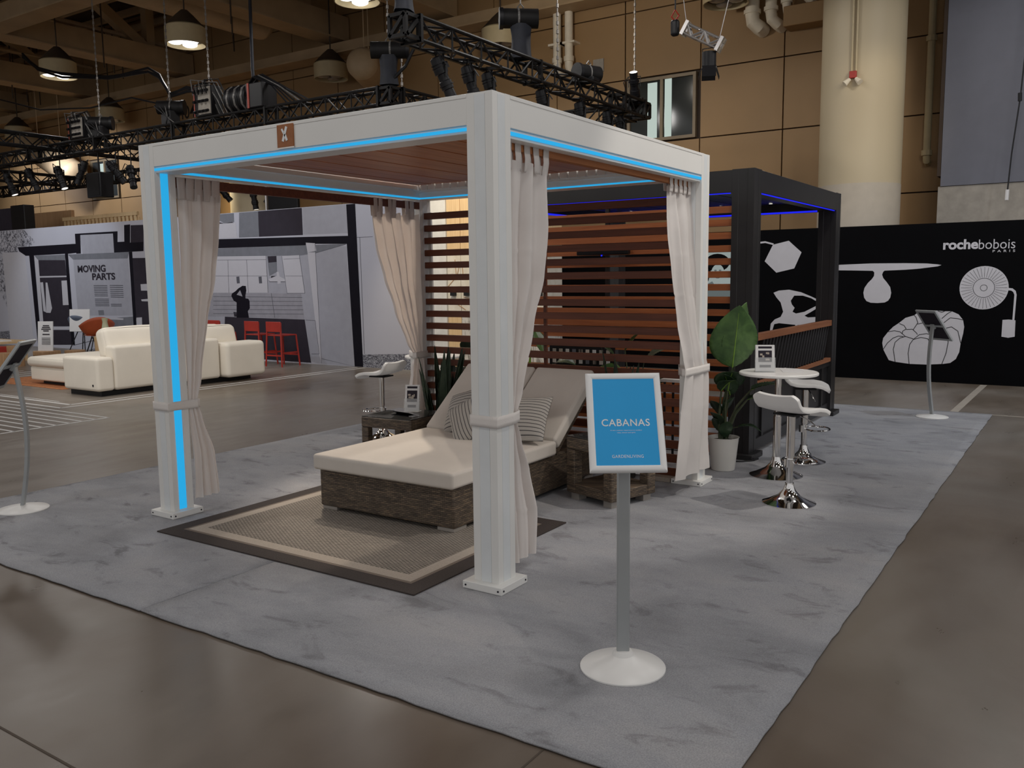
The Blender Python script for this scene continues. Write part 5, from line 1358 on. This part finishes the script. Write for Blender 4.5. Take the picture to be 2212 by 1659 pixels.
bbeam(BX0 + BW, BX1 - BW, BY1 - .18, BY1, 'x', BY1 - .18)
for i in range(17):
    y0 = BY0 + .19 + 2.6 * i / 17
    MB().box(BX0 + .18, BX1 - .18, y0, y0 + .145, 2.50 + .004 * (i % 2), 2.525).build('roof_louver', M['black_metal'], bp_, bevel=.003)
for i in range(8):
    MB().cyl((6.6, .35 + .3 * i, 2.497), (6.6, .35 + .3 * i, 2.494), .02, n=10).build('downlight', M['fluo'] if i % 2 else M['alu'], bp_)
for i in range(20):
    z = 2.258 - .1154 * i
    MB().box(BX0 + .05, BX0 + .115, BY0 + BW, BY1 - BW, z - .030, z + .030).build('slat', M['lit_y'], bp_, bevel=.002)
for y in (.17, 1.45, 2.73): MB().box(BX0 + .12, BX0 + .15, y, y + .04, .05, 2.40).build('slat_bracket', M['black_metal'], bp_)
# side rail with slanted slats
yr = -.02
MB().box(BX0 + BW, BX1 - BW, yr, yr + .06, 1.075, 1.14).build('rail', M['rail_wood'], bp_, bevel=.003)
MB().box(BX0 + BW, BX1 - BW, yr, yr + .06, .655, .70).build('rail', M['rail_wood'], bp_, bevel=.003)
nb = 24
for i in range(nb):
    xb = BX0 + BW + .05 + (BX1 - BX0 - 2 * BW - .35) * i / (nb - 1)
    MB().bar((xb, yr + .03, .70), (xb + .22, yr + .03, 1.078), .045, .03, up=(0, 1, 0)).build('baluster', M['black_metal'], bp_)
MB().box(BX0 + BW, BX1 - BW, yr + .04, yr + .06, .10, .655).build('lower_panel', M['black_metal'], bp_)
for (z0, z1) in ((.06, .16), (.60, .655)): MB().box(BX0 + BW, BX1 - BW, yr + .015, yr + .045, z0, z1).build('panel_frame', M['black_metal'], bp_, bevel=.002)
for x in (BX0 + BW + .25, 5.5, BX1 - BW - .3): MB().box(x, x + .05, yr + .02, yr + .045, .16, .60).build('panel_stile', M['black_metal'], bp_)
ht = thing('patio_heater', 'long black heater bar mounted on the inside of the black pergola slats', 'heater', (3.9, 1.45, 1.9))
MB().box(BX0 - .03, BX0 + .03, 1.17, 1.73, 1.885, 1.945).build('housing', M['black_plastic'], ht, bevel=.008)
MB().box(BX0 + .02, BX0 + .05, 1.3, 1.34, 1.90, 1.93).build('bracket', M['black_plastic'], ht)
MB().cyl((BX0 - .031, 1.45, 1.87), (BX0 - .031, 1.45, 1.884), .008, n=8).build('indicator', M['led_blue'], ht)
sc = thing('wall_screen', 'lit screen with a black and white portrait inside the black pergola', 'screen', (6.8, 1.3, 1.4))
MB().box(6.80, 6.86, .86, 1.62, 1.38, 2.0).build('bezel', M['black_plastic'], sc)
MB().box(6.795, 6.80, .89, 1.59, 1.41, 1.97).build('picture', M['screen_white'], sc)
FS = ((6.794, 0, 0), (0, 1, 0), (0, 0, 1), (-1, 0, 0))
MB().poly([ell((1.36, 1.83), .16, .11, 20)], FS, .001).poly([[(1.50, 1.84), (1.53, 1.70), (1.47, 1.60), (1.44, 1.74)]], FS, .001).build('hair_picture', M['black_plastic'], sc)
MB().poly([ell((1.35, 1.70), .085, .11, 20)], FS, .0016).build('face_picture', M['screen_white'], sc)
MB().poly([ell((1.38, 1.735), .018, .010, 10)], FS, .002).poly([ell((1.32, 1.735), .018, .010, 10)], FS, .002).poly([ell((1.35, 1.645), .028, .010, 10)], FS, .002).poly([[(1.55, 1.41), (1.52, 1.55), (1.42, 1.60), (1.36, 1.52), (1.2, 1.50), (1.1, 1.41)]], FS, .0012).build('shade_picture', M['screen_grey'], sc)
# ------------------------------------------------------------------ wicker daybed
db = thing('daybed', 'double wicker daybed with cream cushions under the white pergola', 'daybed', (1.6, 1.45, ZC))
CX0, CX1, CY0, CY1 = .70, 2.62, .835, 2.055
wk = MB(); wk.box(CX0, CX1, CY0, CY1, .048, .318)
wk.build('wicker_base', M['wicker'], db, bevel=.012)
for (x, y, zf) in ((CX0 + .01, CY0 + .01, ZC + .0085), (CX0 + .01, CY1 - .15, ZC + .0085), (CX1 - .15, CY0 + .01, .0135), (CX1 - .15, CY1 - .15, .0135)):
    MB().box(x, x + .14, y, y + .14, zf, .048).build('foot', M['foot'], db, bevel=.004)
MB().rbox((1.30, 1.435, .378), (.655, .635, .056), .024, 4, (0, .0, .012), inner=10).build('seat_cushion', M['cushion'], db, merge=True)
for (y0, y1, ang, bx) in ((.80, 1.345, .66, 0.0), (1.36, 2.07, .66, 0.0)):
    rt = Matrix.Rotation(-ang, 3, 'Y')
    c = Vector((1.985, (y0 + y1) / 2, .375)) + rt @ Vector((.385, 0, .045))
    MB().rbox(c, (.395, (y1 - y0) / 2, .052), .026, 4, (0, 0, .012), rt).build('back_cushion', M['cushion'], db, merge=True)
    m = MB(); a = Vector((1.99, 0, .33)); b = a + rt @ Vector((.77, 0, 0))
    m.bar((a.x, (y0 + y1) / 2, a.z + .0), (b.x, (y0 + y1) / 2, b.z), y1 - y0 - .06, .05)
    m.build('back_frame', M['wicker'], db, bevel=.006)
def pillow(label, c, w, h, t, R):
    o_ = MB()
    for sg in (-1, 1):
        def fn(u, v):
            a = (u * 2 - 1); b = (v * 2 - 1)
            k = (max(0, 1 - abs(a) ** 2.6) * max(0, 1 - abs(b) ** 2.6)) ** .55
            pin = 1 - .07 * (1 - abs(a)) * abs(b) ** 3 - .07 * (1 - abs(b)) * abs(a) ** 3
            return (a * w / 2 * (1 - .06 * (1 - b * b)) if False else a * w / 2 * (1 - .05 * (1 - abs(b)) ), b * h / 2 * (1 - .05 * (1 - abs(a))), sg * (t / 2 * k + .002))
        m2 = MB(); m2.grid(fn, 24, 24)
        if sg < 0: m2.f = [tuple(reversed(f)) for f in m2.f]
        o_.add(m2.v, m2.f)
    p = o_.build('throw_pillow', M['stripe'], None, angle=80, merge=True)
    p.matrix_world = Matrix.Translation(c) @ R.to_4x4()
    return tag(p, label, 'pillow', 'striped pillows on the daybed')
def frame_from(xd, nd):
    n = Vector(nd).normalized(); x = Vector(xd); x = (x - n * x.dot(n)).normalized(); y = n.cross(x)
    return Matrix(((x.x, y.x, n.x), (x.y, y.y, n.y), (x.z, y.z, n.z)))
pillow('striped pillow leaning furthest left against the daybed back', (1.93, 1.66, .605), .37, .38, .15, frame_from((.28, .22, .85), (-.80, .25, .55)))
pillow('striped pillow in front, half hidden by the near white post', (1.73, 1.44, .585), .38, .38, .16, frame_from((.15, -.75, .55), (-.78, .05, .60)))
pillow('striped pillow at the right with its corner pointing up, beside the near curtain', (1.82, 1.04, .600), .42, .44, .16, frame_from((.55, .18, .80), (-.66, -.10, .70)))

# ------------------------------------------------------------------ wicker side tables
def wicker_table(x, y, rz, s, h, label, wm, t=.085, shelf=True):
    o = thing('side_table', label, 'side table', (0, 0, 0), 'wicker side tables beside the daybed')
    a = s / 2
    for sx in (-1, 1):
        for sy in (-1, 1):
            MB().box(min(sx * a, sx * (a - t)), max(sx * a, sx * (a - t)), min(sy * a, sy * (a - t)), max(sy * a, sy * (a - t)), .05, h - .09).build('leg', M[wm], o, bevel=.008)
            MB().box(sx * a * .72 - .04, sx * a * .72 + .04, sy * a * .72 - .04, sy * a * .72 + .04, .0, .05).build('foot', M['foot'], o)
    for sx in (-1, 1):
        MB().box(sx * (a - t / 2) - t / 2, sx * (a - t / 2) + t / 2, -a, a, h - .09, h).build('apron', M[wm], o, bevel=.008)
        MB().box(-a + t, a - t, sx * (a - t / 2) - t / 2, sx * (a - t / 2) + t / 2, h - .09, h).build('apron', M[wm], o, bevel=.008)
    if shelf: MB().box(-a + .005, a - .005, -a + .005, a - .005, .05, .125).build('lower_shelf', M[wm], o, bevel=.008)
    MB().box(-a + .003, a - .003, -a + .003, a - .003, h + .001, h + .008).build('glass_top', M['glass_top'], o, bevel=.002)
    o.location = (x, y, .0135); o.rotation_euler = (0, 0, rz)
    return o
wicker_table(2.06, .395, radians(-17), .47, .475, 'open wicker cube table behind the blue sign, right of the daybed', 'wicker2')
wicker_table(2.16, 2.50, radians(4), .54, .465, 'wicker side table with glass top left of the daybed', 'wicker', .07, False)
TZ = .0135 + .475 + .008
bh = thing('brochure_stand', 'clear brochure stand holding a leaflet on the left wicker table', 'brochure stand', (2.28, 2.52, .488))
def brochure(root, c, w, h, ang, lean, zb):
    R = Matrix.Rotation(ang, 3, 'Z')
    fx, fy = R @ Vector((1, 0, 0)), R @ Vector((0, 1, 0))   # fx faces front
    up = (Vector((0, 0, 1)) - fx * lean).normalized(); nr = fx + Vector((0, 0, lean)); nr.normalize()
    c = Vector(c)
    mid = c + up * (h / 2 + zb)
    MB().obox(mid, nr * .006, fy * w / 2, up * h / 2).build('leaflet', M['paper'], root)
    p = MB(); q = mid + nr * .0068
    rr = random.Random(int(w * 1000))
    p.obox(q + up * h * .40, nr * .0004, fy * w * .36, up * h * .04)
    p.obox(q + up * h * .06, nr * .0004, fy * w * .36, up * h * .22)
    p.obox(q - up * h * .32, nr * .0004, fy * w * .30, up * h * .05)
    p.build('printed_picture', M['p_dark'], root)
    p = MB()
    for k in range(5): p.obox(q + nr * .0006 + fy * w * rr.uniform(-.25, .25) + up * h * rr.uniform(-.08, .2), nr * .0004, fy * w * rr.uniform(.04, .12), up * h * .035)
    p.build('picture_detail', M['rug_cream'], root)
    a = MB()
    a.obox(c + up * .06 + nr * .012, nr * .0015, fy * (w / 2 + .006), up * .06)
    a.obox(mid - nr * .009, nr * .0015, fy * (w / 2 + .004), up * h * .5)
    a.obox(c + fx * -.03 + Vector((0, 0, .002)), fx * .06, fy * (w / 2 + .004), Vector((0, 0, .002)))
    for s_ in (-1, 1): a.obox(c + fy * s_ * (w / 2 + .005) + up * .05 - nr * .0, nr * .014, fy * .0012, up * .05)
    a.build('acrylic_holder', M['acrylic'], root)
brochure(bh, (2.25, 2.49, .488), .13, .235, radians(205), .22, .01)
for (dx, dy, a, mt, lb) in ((2.08, 2.40, .5, 'paper', 'white folded card lying on the left wicker table'), (2.08, 2.45, .45, 'black_plastic', 'black folded card lying on the left wicker table')):
    cd_ = MB(); R = Matrix.Rotation(a + 1.0, 3, 'Z')
    zz = .487 if mt == 'black_plastic' else .487
    c0 = Vector((dx, dy, zz + .018))
    cd_.obox(c0, R @ Vector((.11, 0, 0)), R @ Vector((0, .035, .015)), R @ Vector((0, -.0006, .0014)))
    cd_.obox(c0 - Vector((0, 0, .014)), R @ Vector((.11, 0, 0)), R @ Vector((0, .04, 0)), Vector((0, 0, .0015)))
    tag(cd_.build('folded_card', M[mt]), lb, 'card')
dish = thing('saucer', 'small white dish on the right wicker table, cut by the blue sign', 'dish', (2.22, .50, TZ))
MB().lathe([(.0, .004), (.03, .0), (.05, .012), (.062, .022), (.058, .022), (.045, .014), (0, .012)], 2.20, .47, TZ - .0, 24).build('bowl', M['paper'], dish)
wb_ = tag(MB().box(2.02, 2.06, .28, .37, .14, .31).build('storage_box', M['paper'], bevel=.003), 'white card box on the lower shelf of the right wicker table', 'box')

# ------------------------------------------------------------------ bar tables and stools
def bar_table(x, y, label, r=.315):
    o = thing('bar_table', label, 'bar table', (x, y, .0135), 'white topped bar tables')
    z = .0135
    MB().lathe([(.215, 0), (.215, .006), (.16, .028), (.09, .065), (.05, .105), (.036, .14), (.034, .16)], x, y, z, 40).build('base', M['chrome'], o)
    MB().cyl((x, y, z + .15), (x, y, z + .50), .032, n=20).build('lower_column', M['chrome'], o)
    MB().cyl((x, y, z + .49), (x, y, .86), .026, n=20).build('upper_column', M['chrome'], o)
    MB().lathe([(.08, 0), (.08, .008), (r - .01, .008), (r, .014), (r, .028), (r - .006, .034), (0, .034)], x, y, .848, 48).build('table_top', M['white_plastic'], o)
    return o
bar_table(3.455, -.426, 'white round bar table with a brochure stand beside the black pergola')
bar_table(3.42, 3.15, 'white round bar table behind the back curtain at the left')
bs0 = None
def make_stool():
    o = thing('bar_stool', '', 'bar stool', (0, 0, 0), 'white bar stools with chrome stems')
    MB().lathe([(.19, 0), (.19, .006), (.14, .026), (.08, .058), (.045, .098), (.034, .13), (.032, .15)], 0, 0, 0, 40).build('base', M['chrome'], o)
    MB().cyl((0, 0, .14), (0, 0, .36), .025, n=18).build('lower_column', M['chrome'], o)
    MB().cyl((0, 0, .35), (0, 0, .66), .031, n=18).build('upper_column', M['chrome'], o)
    fr = MB()
    fr.tube([(.11 + .105 * cos(t / 20 * 2 * pi), .13 * sin(t / 20 * 2 * pi), .30) for t in range(20)], .008, 6, closed=True)
    fr.cyl((-.01, 0, .27), (-.01, 0, .33), .036, n=14)
    fr.build('footrest', M['chrome'], o)
    MB().tube([(.02, -.03, .66), (.05, -.12, .62), (.08, -.17, .57)], .005, 6).build('lever', M['chrome'], o)
    MB().box(-.09, .09, -.09, .09, .655, .668).build('seat_plate', M['black_plastic'], o)
    prof = [(.20, -.045), (.185, -.03), (.14, -.006), (.07, .006), (0, .004), (-.07, .006), (-.12, .02), (-.155, .05), (-.175, .09), (-.185, .125)]
    def pt(u):
        k = u * (len(prof) - 1); i = min(int(k), len(prof) - 2); f = k - i
        a, b = prof[i], prof[i + 1]
        return a[0] + (b[0] - a[0]) * f, a[1] + (b[1] - a[1]) * f
    def seat(u, v):
        x, z = pt(u); b = v * 2 - 1
        w = .195 * (1 - .25 * max(0, (abs(u - .5) - .38) / .12) ** 2)
        return (x, b * w, .685 + z + .012 * b * b)
    MB().grid(seat, 30, 14).build('seat', M['white_plastic'], o, solid=.030, bevel=.008, angle=50)
    return o
st = make_stool()
st.location = (2.622, -.773, .0135); st.rotation_euler = (0, 0, -.38)
st['label'] = 'white bar stool nearest the camera at right, its low back turned to us'
dup(st, (4.115, -.47, .0135), radians(-74), 'white bar stool behind the round table beside the black pergola')
dup(st, (3.059, 3.58, .0135), radians(96), 'white bar stool alone at the left behind the wicker table')
b2 = thing('brochure_stand', 'clear brochure stand with a printed plan on the right bar table', 'brochure stand', (3.40, -.36, .883))
brochure(b2, (3.36, -.345, .883), .15, .215, radians(205), .25, .01)
tag(MB().obox((3.58, -.50, .8835), Vector((.12, .05, 0)), Vector((-.03, .08, 0)), (0, 0, .001)).build('paper_sheet', M['paper']), 'white sheet lying on the right bar table', 'paper')

# ------------------------------------------------------------------ sign stands
def snap_board(root, c, yaw, tilt, w, h, front, back, letters=False):
    n0 = Vector((cos(yaw), sin(yaw), 0)); rt = Vector((-sin(yaw), cos(yaw), 0))
    up = Vector((0, 0, 1)) * cos(tilt) - n0 * sin(tilt); n = rt.cross(up); n = n if n.dot(n0) > 0 else -n
    c = Vector(c); t = .028; d = .011
    prof = [(t, -d), (0, -d), (0, d * .3), (t * .10, d * .75), (t * .3, d), (t * .7, d), (t * .92, d * .7), (t, d * .35)]
    cs = [(-1, -1), (1, -1), (1, 1), (-1, 1)]
    for k in range(4):      # four mitred frame bars
        m = MB(); vs = []
        for (sx, sy) in (cs[k], cs[(k + 1) % 4]):
            for (s_, hh) in prof:
                vs.append(c + rt * sx * (w / 2 - s_) + up * sy * (h / 2 - s_) + n * hh)
        P_ = len(prof)
        m.add(vs, [(j, (j + 1) % P_, P_ + (j + 1) % P_, P_ + j) for j in range(P_)])
        m.build('frame_bar', M['white_frame' if letters else 'grey_metal'], root, angle=50)
    MB().obox(c + n * .003, rt * (w / 2 - t + .002), up * (h / 2 - t + .002), n * .002).build('poster', M[front], root)
    MB().obox(c - n * .006, rt * (w / 2 - t + .002), up * (h / 2 - t + .002), n * .002).build('back_panel', M[back], root)
    if not letters:
        MB().obox(c - n * .012, rt * (w / 2 - .01), up * .012, n * .005).build('back_bar', M['grey_metal'], root)
    else:
        q = c + n * .0052
        text_into(MB(), 'CABANAS', q + up * (-.003 * 1) - up * .018, rt, up, width=.196, height=.0305, bold=.010, depth=.0006, align='CENTER', spacing=1.08).build('lettering', M['sign_text'], root)
        m = MB()
        text_into(m, 'A new outdoor experience in comfort', q - up * .042, rt, up, width=.128, height=.0048, depth=.0005, align='CENTER')
        text_into(m, 'relax, dream and spirit', q - up * .052, rt, up, width=.074, height=.0048, depth=.0005, align='CENTER')
        m.build('small_lettering', M['sign_text'], root)
        text_into(MB(), 'GARDENLIVING', q - up * .158, rt, up, width=.126, height=.0130, depth=.0005, align='CENTER', spacing=1.12).build('lettering', M['sign_text'], root)
    return n, up, rt
sg = thing('sign_stand', 'silver floor stand with a framed blue sign in front of the pergola', 'sign stand', (-.46, -.955, .0135))
SX, SY = -.455, -.955
MB().lathe([(.182, 0), (.182, .006), (.178, .010), (.11, .030), (.055, .052), (.045, .058), (.040, .075), (.0, .078)], SX, SY, .0135, 56).build('base', M['white_plastic'], sg)
Rp = Matrix.Rotation(radians(213.5), 3, 'Z')
MB().obox((SX, SY, .53), Rp @ Vector((.014, 0, 0)), Rp @ Vector((0, .027, 0)), (0, 0, .455)).build('pole', M['grey_metal'], sg, bevel=.005)
MB().bar((SX, SY, .96), (-.483, -.973, 1.075), .05, .03).build('bracket', M['grey_metal'], sg)
snap_board(sg, (-.490, -.980, 1.084), radians(213.5), radians(31.2), .309, .433, 'sign_blue', 'p_mid', True)
def display_stand(label, base, bc, yaw, tilt, bow):
    o = thing('display_stand', label, 'sign stand', (base[0], base[1], .0135), 'curved silver stands seen from behind')
    z = .0135
    MB().lathe([(.175, 0), (.175, .006), (.17, .010), (.09, .024), (.03, .034), (0, .036)], base[0], base[1], z, 48).build('base', M['white_plastic'], o)
    n, up, rt = snap_board(o, bc, yaw, tilt, .31, .433, 'paper', 'p_dark')
    top = Vector(bc) - n * .03
    b = Vector((base[0], base[1], z + .03))
    def P_(t):
        q = b.lerp(top, t); return q + Vector((cos(bow), sin(bow), 0)) * .055 * sin(pi * t)
    pts = [P_(i / 14) for i in range(15)]
    m = MB()
    side = Vector((-sin(yaw), cos(yaw), 0))
    def fn(u, v):
        k = v * 14; i = min(int(k), 13); p = pts[i].lerp(pts[i + 1], k - i)
        d = (pts[i + 1] - pts[i]).normalized(); f = d.cross(side).normalized()
        a = u * 2 * pi
        return p + side * (.024 * max(-1, min(1, 1.35 * cos(a)))) + f * (.011 * max(-1, min(1, 1.35 * sin(a))))
    m.grid(fn, 16, 28, cu=True)
    m.build('pole', M['grey_metal'], o)
    MB().obox(Vector(bc) - n * .026, rt * .03, up * .03, n * .012).build('joint', M['grey_metal'], o, bevel=.004)
display_stand('tilted silver display stand at the far right before the black wall', (7.323, -1.065), (7.296, -1.048, 1.078), -.705, .648, radians(146))
display_stand('tilted silver display stand cut by the left edge of the picture', (-.455, 3.965), (-.458, 3.968, 1.088), 2.328, .633, radians(-45))

# ------------------------------------------------------------------ plants
def leaf_mesh(mb, base, tip_dir, length, width, droop, fold=.25, nu=12, nv=44, tears=0, seed=0, point=1.0, roll=0.0, wave=.0):
    """blade leaf starting at base, heading along tip_dir and bending down"""
    d = Vector(tip_dir).normalized()
    side = d.cross(Vector((0, 0, 1)))
    if side.length < 1e-3: side = Vector((1, 0, 0))
    side.normalize()
    if roll: side = Matrix.Rotation(roll, 3, d) @ side
    nrm = side.cross(d).normalized()
    rr = random.Random(seed); ph = rr.random() * 6
    def fn(u, v):
        b = u * 2 - 1
        w = width / 2 * (sin(pi * min(1, v ** .75 * 1.0)) ** .8 if v < 1 else 0) * (1 - .0 * v)
        w = max(w, .0008)
        c = Vector(base) + d * length * v - Vector((0, 0, 1)) * droop * length * v * v
        ripple = wave * sin(85 * (v - .22 * abs(b)) + ph) * abs(b) * (1 - v * v) + wave * .8 * sin(9 * v + ph) * b * b
        return c + side * (b * w) + nrm * (fold * abs(b) * w + ripple)
    mb.grid(fn, nu, nv)
def leaf(root, mat, base, d, L, W, droop=.2, fold=.25, seed=0, roll=0.0, wave=.004, rib=None):
    m = MB(); leaf_mesh(m, base, d, L, W, droop, fold, seed=seed, roll=roll, wave=wave)
    lf = m.build('leaf', M[mat], root, solid=.0025, angle=70)
    if rib:
        dd = Vector(d).normalized()
        pts = [Vector(base) + dd * L * t / 8 - Vector((0, 0, 1)) * droop * L * (t / 8) ** 2 for t in range(8)]
        MB().tube(pts, [.006 - .0006 * t for t in range(8)], 5).build('midrib', M[rib], lf)
    return lf
# tall potted bird of paradise beside the right post
pt_ = thing('potted_plant', 'tall broad-leaved plant in a white pot between the white and black pergolas', 'plant', (3.45, .02, .0135))
px, py = 3.45, .03
MB().lathe([(.095, 0), (.10, .004), (.128, .27), (.134, .285), (.126, .285), (.118, .255), (.0, .25)], px, py, .0135, 36).build('pot', M['pot'], pt_)
MB().lathe([(.118, .252), (.06, .264), (0, .266)], px, py, .0135, 20).build('soil', M['soil'], pt_)
def stalk_leaf(bx, by, mid, tip, L, W, d, mat, seed, droop=.12, roll=0.0, rib='leaf_lime', r=.012):
    MB().tube([(px + bx, py + by, .27), Vector(mid), Vector(tip)], [r * 1.2, r, r * .6], 7).build('stem', M['stem'], pt_)
    leaf(pt_, mat, tip, d, L, W, droop, .22, seed, roll, .006, rib)
VR = Vector((.555, -.83, 0)); VA = Vector((.83, .555, 0))
def off(r, a, z): q = Vector((px, py, 0)) + VR * r + VA * a; return Vector((q.x, q.y, z))
stalk_leaf(.02, .01, off(.0, .02, .6), off(.055, -.04, .90), .56, .42, VR * .03 + Vector((0, 0, 1)) - VA * .25, 'leaf', 1, .03, .0)
stalk_leaf(-.02, .01, off(.03, .06, .6), off(.10, .05, .93), .56, .40, VR * .12 + Vector((0, 0, 1)) - VA * .16, 'leaf', 2, .06, .15)
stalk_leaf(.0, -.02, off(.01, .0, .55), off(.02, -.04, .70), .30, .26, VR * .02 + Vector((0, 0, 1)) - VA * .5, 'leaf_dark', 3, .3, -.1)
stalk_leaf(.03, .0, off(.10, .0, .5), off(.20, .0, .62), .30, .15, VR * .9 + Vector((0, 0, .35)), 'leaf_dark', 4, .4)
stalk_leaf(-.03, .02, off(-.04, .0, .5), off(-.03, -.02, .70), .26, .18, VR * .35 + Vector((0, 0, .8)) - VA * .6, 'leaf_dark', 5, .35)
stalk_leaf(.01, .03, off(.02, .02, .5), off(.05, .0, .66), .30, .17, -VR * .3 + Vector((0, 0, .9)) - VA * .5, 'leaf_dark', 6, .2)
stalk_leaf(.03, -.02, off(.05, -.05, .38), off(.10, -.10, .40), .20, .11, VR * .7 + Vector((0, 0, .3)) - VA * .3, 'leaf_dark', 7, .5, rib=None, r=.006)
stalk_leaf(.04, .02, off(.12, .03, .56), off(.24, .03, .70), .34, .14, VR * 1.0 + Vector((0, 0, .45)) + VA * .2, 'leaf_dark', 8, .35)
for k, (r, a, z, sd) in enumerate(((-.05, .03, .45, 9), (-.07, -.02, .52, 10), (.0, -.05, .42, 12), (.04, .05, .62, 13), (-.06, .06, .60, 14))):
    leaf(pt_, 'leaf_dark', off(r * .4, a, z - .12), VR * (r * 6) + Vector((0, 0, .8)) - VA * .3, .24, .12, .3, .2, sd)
# snake plants at both ends of the slatted screen
def snake_plant(label, x, y, n, h, seed, spread=.10):
    o = thing('snake_plant', label, 'plant', (x, y, .0135), 'dark snake plants at the slatted screen')
    MB().lathe([(.10, 0), (.115, .16), (.12, .2), (.108, .2), (.10, .17), (0, .165)], x, y, .0135, 24).build('pot', M['dark_pot'], o)
    rr = random.Random(seed)
    for i in range(n):
        a = rr.random() * 6.28; r = spread * sqrt(rr.random())
        hh = h * (.62 + .38 * rr.random()) if i else h
        leaf(o, 'leaf_snake', (x + r * .6 * cos(a), y + r * .6 * sin(a), .17), Vector((cos(a) * .12 * (1 + r * 4), sin(a) * .12 * (1 + r * 4), 1)), hh - .17, .095, .0, .35, seed + i, rr.random() * 3, .003)
snake_plant('dark snake plant behind the left wicker table', 2.66, 2.46, 26, 1.06, 5, .17)
snake_plant('dark snake plant behind the right end of the daybed, above the blue sign', 2.76, .64, 13, 1.10, 8, .11)
# leafy plants between the two pergolas, seen through the slats
def bush(label, x, y, leaves, mats, seed, pot=True):
    o = thing('leafy_plant', label, 'plant', (x, y, .0135), 'leafy plants behind the slatted screen')
    MB().lathe([(.12, 0), (.15, .28), (.155, .3), (.14, .3), (.13, .27), (0, .26)], x, y, .0135, 24).build('pot', M['dark_pot'], o)
    rr = random.Random(seed)
    for i, (dy, z, L, W, dr, lean) in enumerate(leaves):
        tip = Vector((x + rr.uniform(-.08, .12), y + dy, z))
        MB().tube([(x + rr.uniform(-.04, .04), y + rr.uniform(-.04, .04), .28), (x + .3 * (tip.x - x), y + dy * .35, z * .6), tip], [.009, .008, .005], 6).build('stem', M['stem'], o)
        leaf(o, mats[i % len(mats)], tip, Vector((rr.uniform(-.3, .3), lean, .6)), L, W, dr, .22, seed + i, rr.uniform(-.7, .7), .004)
bush('green leafy plant behind the middle of the slatted screen', 3.35, 1.72, [(.30, .80, .35, .13, .3, .5), (.1, .95, .35, .14, .3, .2), (-.1, .85, .38, .15, .5, -.8), (-.3, .78, .3, .12, .5, -.9), (.2, .62, .35, .14, .5, .9), (-.2, .60, .35, .14, .6, -.5), (.0, .55, .3, .12, .4, .4), (.35, .6, .25, .1, .4, .5)], ['leaf_grey', 'leaf', 'leaf_dark'], 21)
bush('tall leafy plant behind the right part of the slatted screen', 3.52, .92, [(.1, 1.0, .38, .09, .2, -.5), (.25, .95, .34, .12, .3, .8), (-.1, .90, .36, .12, .3, -.6), (.15, .75, .34, .14, .5, .6), (-.2, .70, .30, .12, .5, -.7), (.05, .62, .3, .12, .5, .2), (.3, .66, .3, .12, .6, .9)], ['leaf', 'leaf_dark', 'leaf_grey'], 33)
bush('leafy plant behind the left part of the slatted screen', 3.30, 2.62, [(.05, .95, .25, .16, .3, -.6), (-.1, .82, .32, .15, .5, -.7), (.15, .70, .3, .13, .5, .6), (-.05, .66, .3, .13, .5, -.4), (.2, .58, .28, .12, .5, .7), (-.2, .60, .3, .13, .6, -.8)], ['leaf_dark', 'leaf'], 45)
lm = thing('lime_plant', 'bright lime green upright plant behind the near curtain edge', 'plant', (3.3, 2.02, .0135))
MB().lathe([(.07, 0), (.09, .2), (.085, .2), (0, .18)], 3.3, 2.02, .0135, 20).build('pot', M['dark_pot'], lm)
for i in range(6):
    a = i * 1.05
    leaf(lm, 'leaf_lime', (3.3 + .02 * cos(a), 2.02 + .02 * sin(a), .18), Vector((.12 * cos(a), .12 * sin(a), 1)), .72 + .06 * (i % 3), .05, .0, .3, i, a)
# row of fabric sample chips behind the slats
sb = thing('sample_board', 'black board with rows of pale sample chips behind the slats', 'sample board', (3.75, 1.55, .62))
MB().obox((3.78, 1.60, .90), (.012, 0, 0), (0, .36, 0), (.0, 0, .10)).build('board', M['black_plastic'], sb)
for s_ in (-1, 1): MB().box(3.76, 3.80, 1.60 + s_ * .3 - .02, 1.60 + s_ * .3 + .02, .0135, .80).build('leg', M['black_plastic'], sb)
cmix = ['paper', 'rug_cream', 'p_mid', 'cushion', 'plaster', 'cab_white', 'rug_mid']
for r_ in range(2):
    for k in range(9):
        MB().box(3.762, 3.768, 1.285 + .075 * k, 1.322 + .075 * k, .83 + .095 * r_, .875 + .095 * r_).build('sample_chip', M[cmix[(k * 3 + r_) % 7]], sb)
ws = thing('white_bench', 'white shelf edge seen through the slats next to the right curtain', 'shelf', (3.6, .5, .75))
MB().box(3.45, 3.70, .34, .62, .74, .765).build('top', M['white_plastic'], ws)
for (x, y) in ((3.48, .37), (3.67, .37), (3.48, .59), (3.67, .59)): MB().cyl((x, y, .0135), (x, y, .74), .012, n=8).build('leg', M['black_plastic'], ws)
fc = thing('floor_cable', 'thin black cable lying on the carpet by the black pergola foot', 'cable', (3.9, .1, .02))
MB().tube([(3.75, .12, .02), (3.82, -.02, .02), (3.90, -.09, .02), (4.0, -.10, .02)], .006, 6).build('cable_run', M['black_plastic'], fc)
fb_ = tag(MB().box(2.76, 3.0, .22, .44, .0135, .05).build('floor_board', M['rug_cream'], bevel=.003), 'flat beige board lying on the carpet behind the right wicker table', 'board')
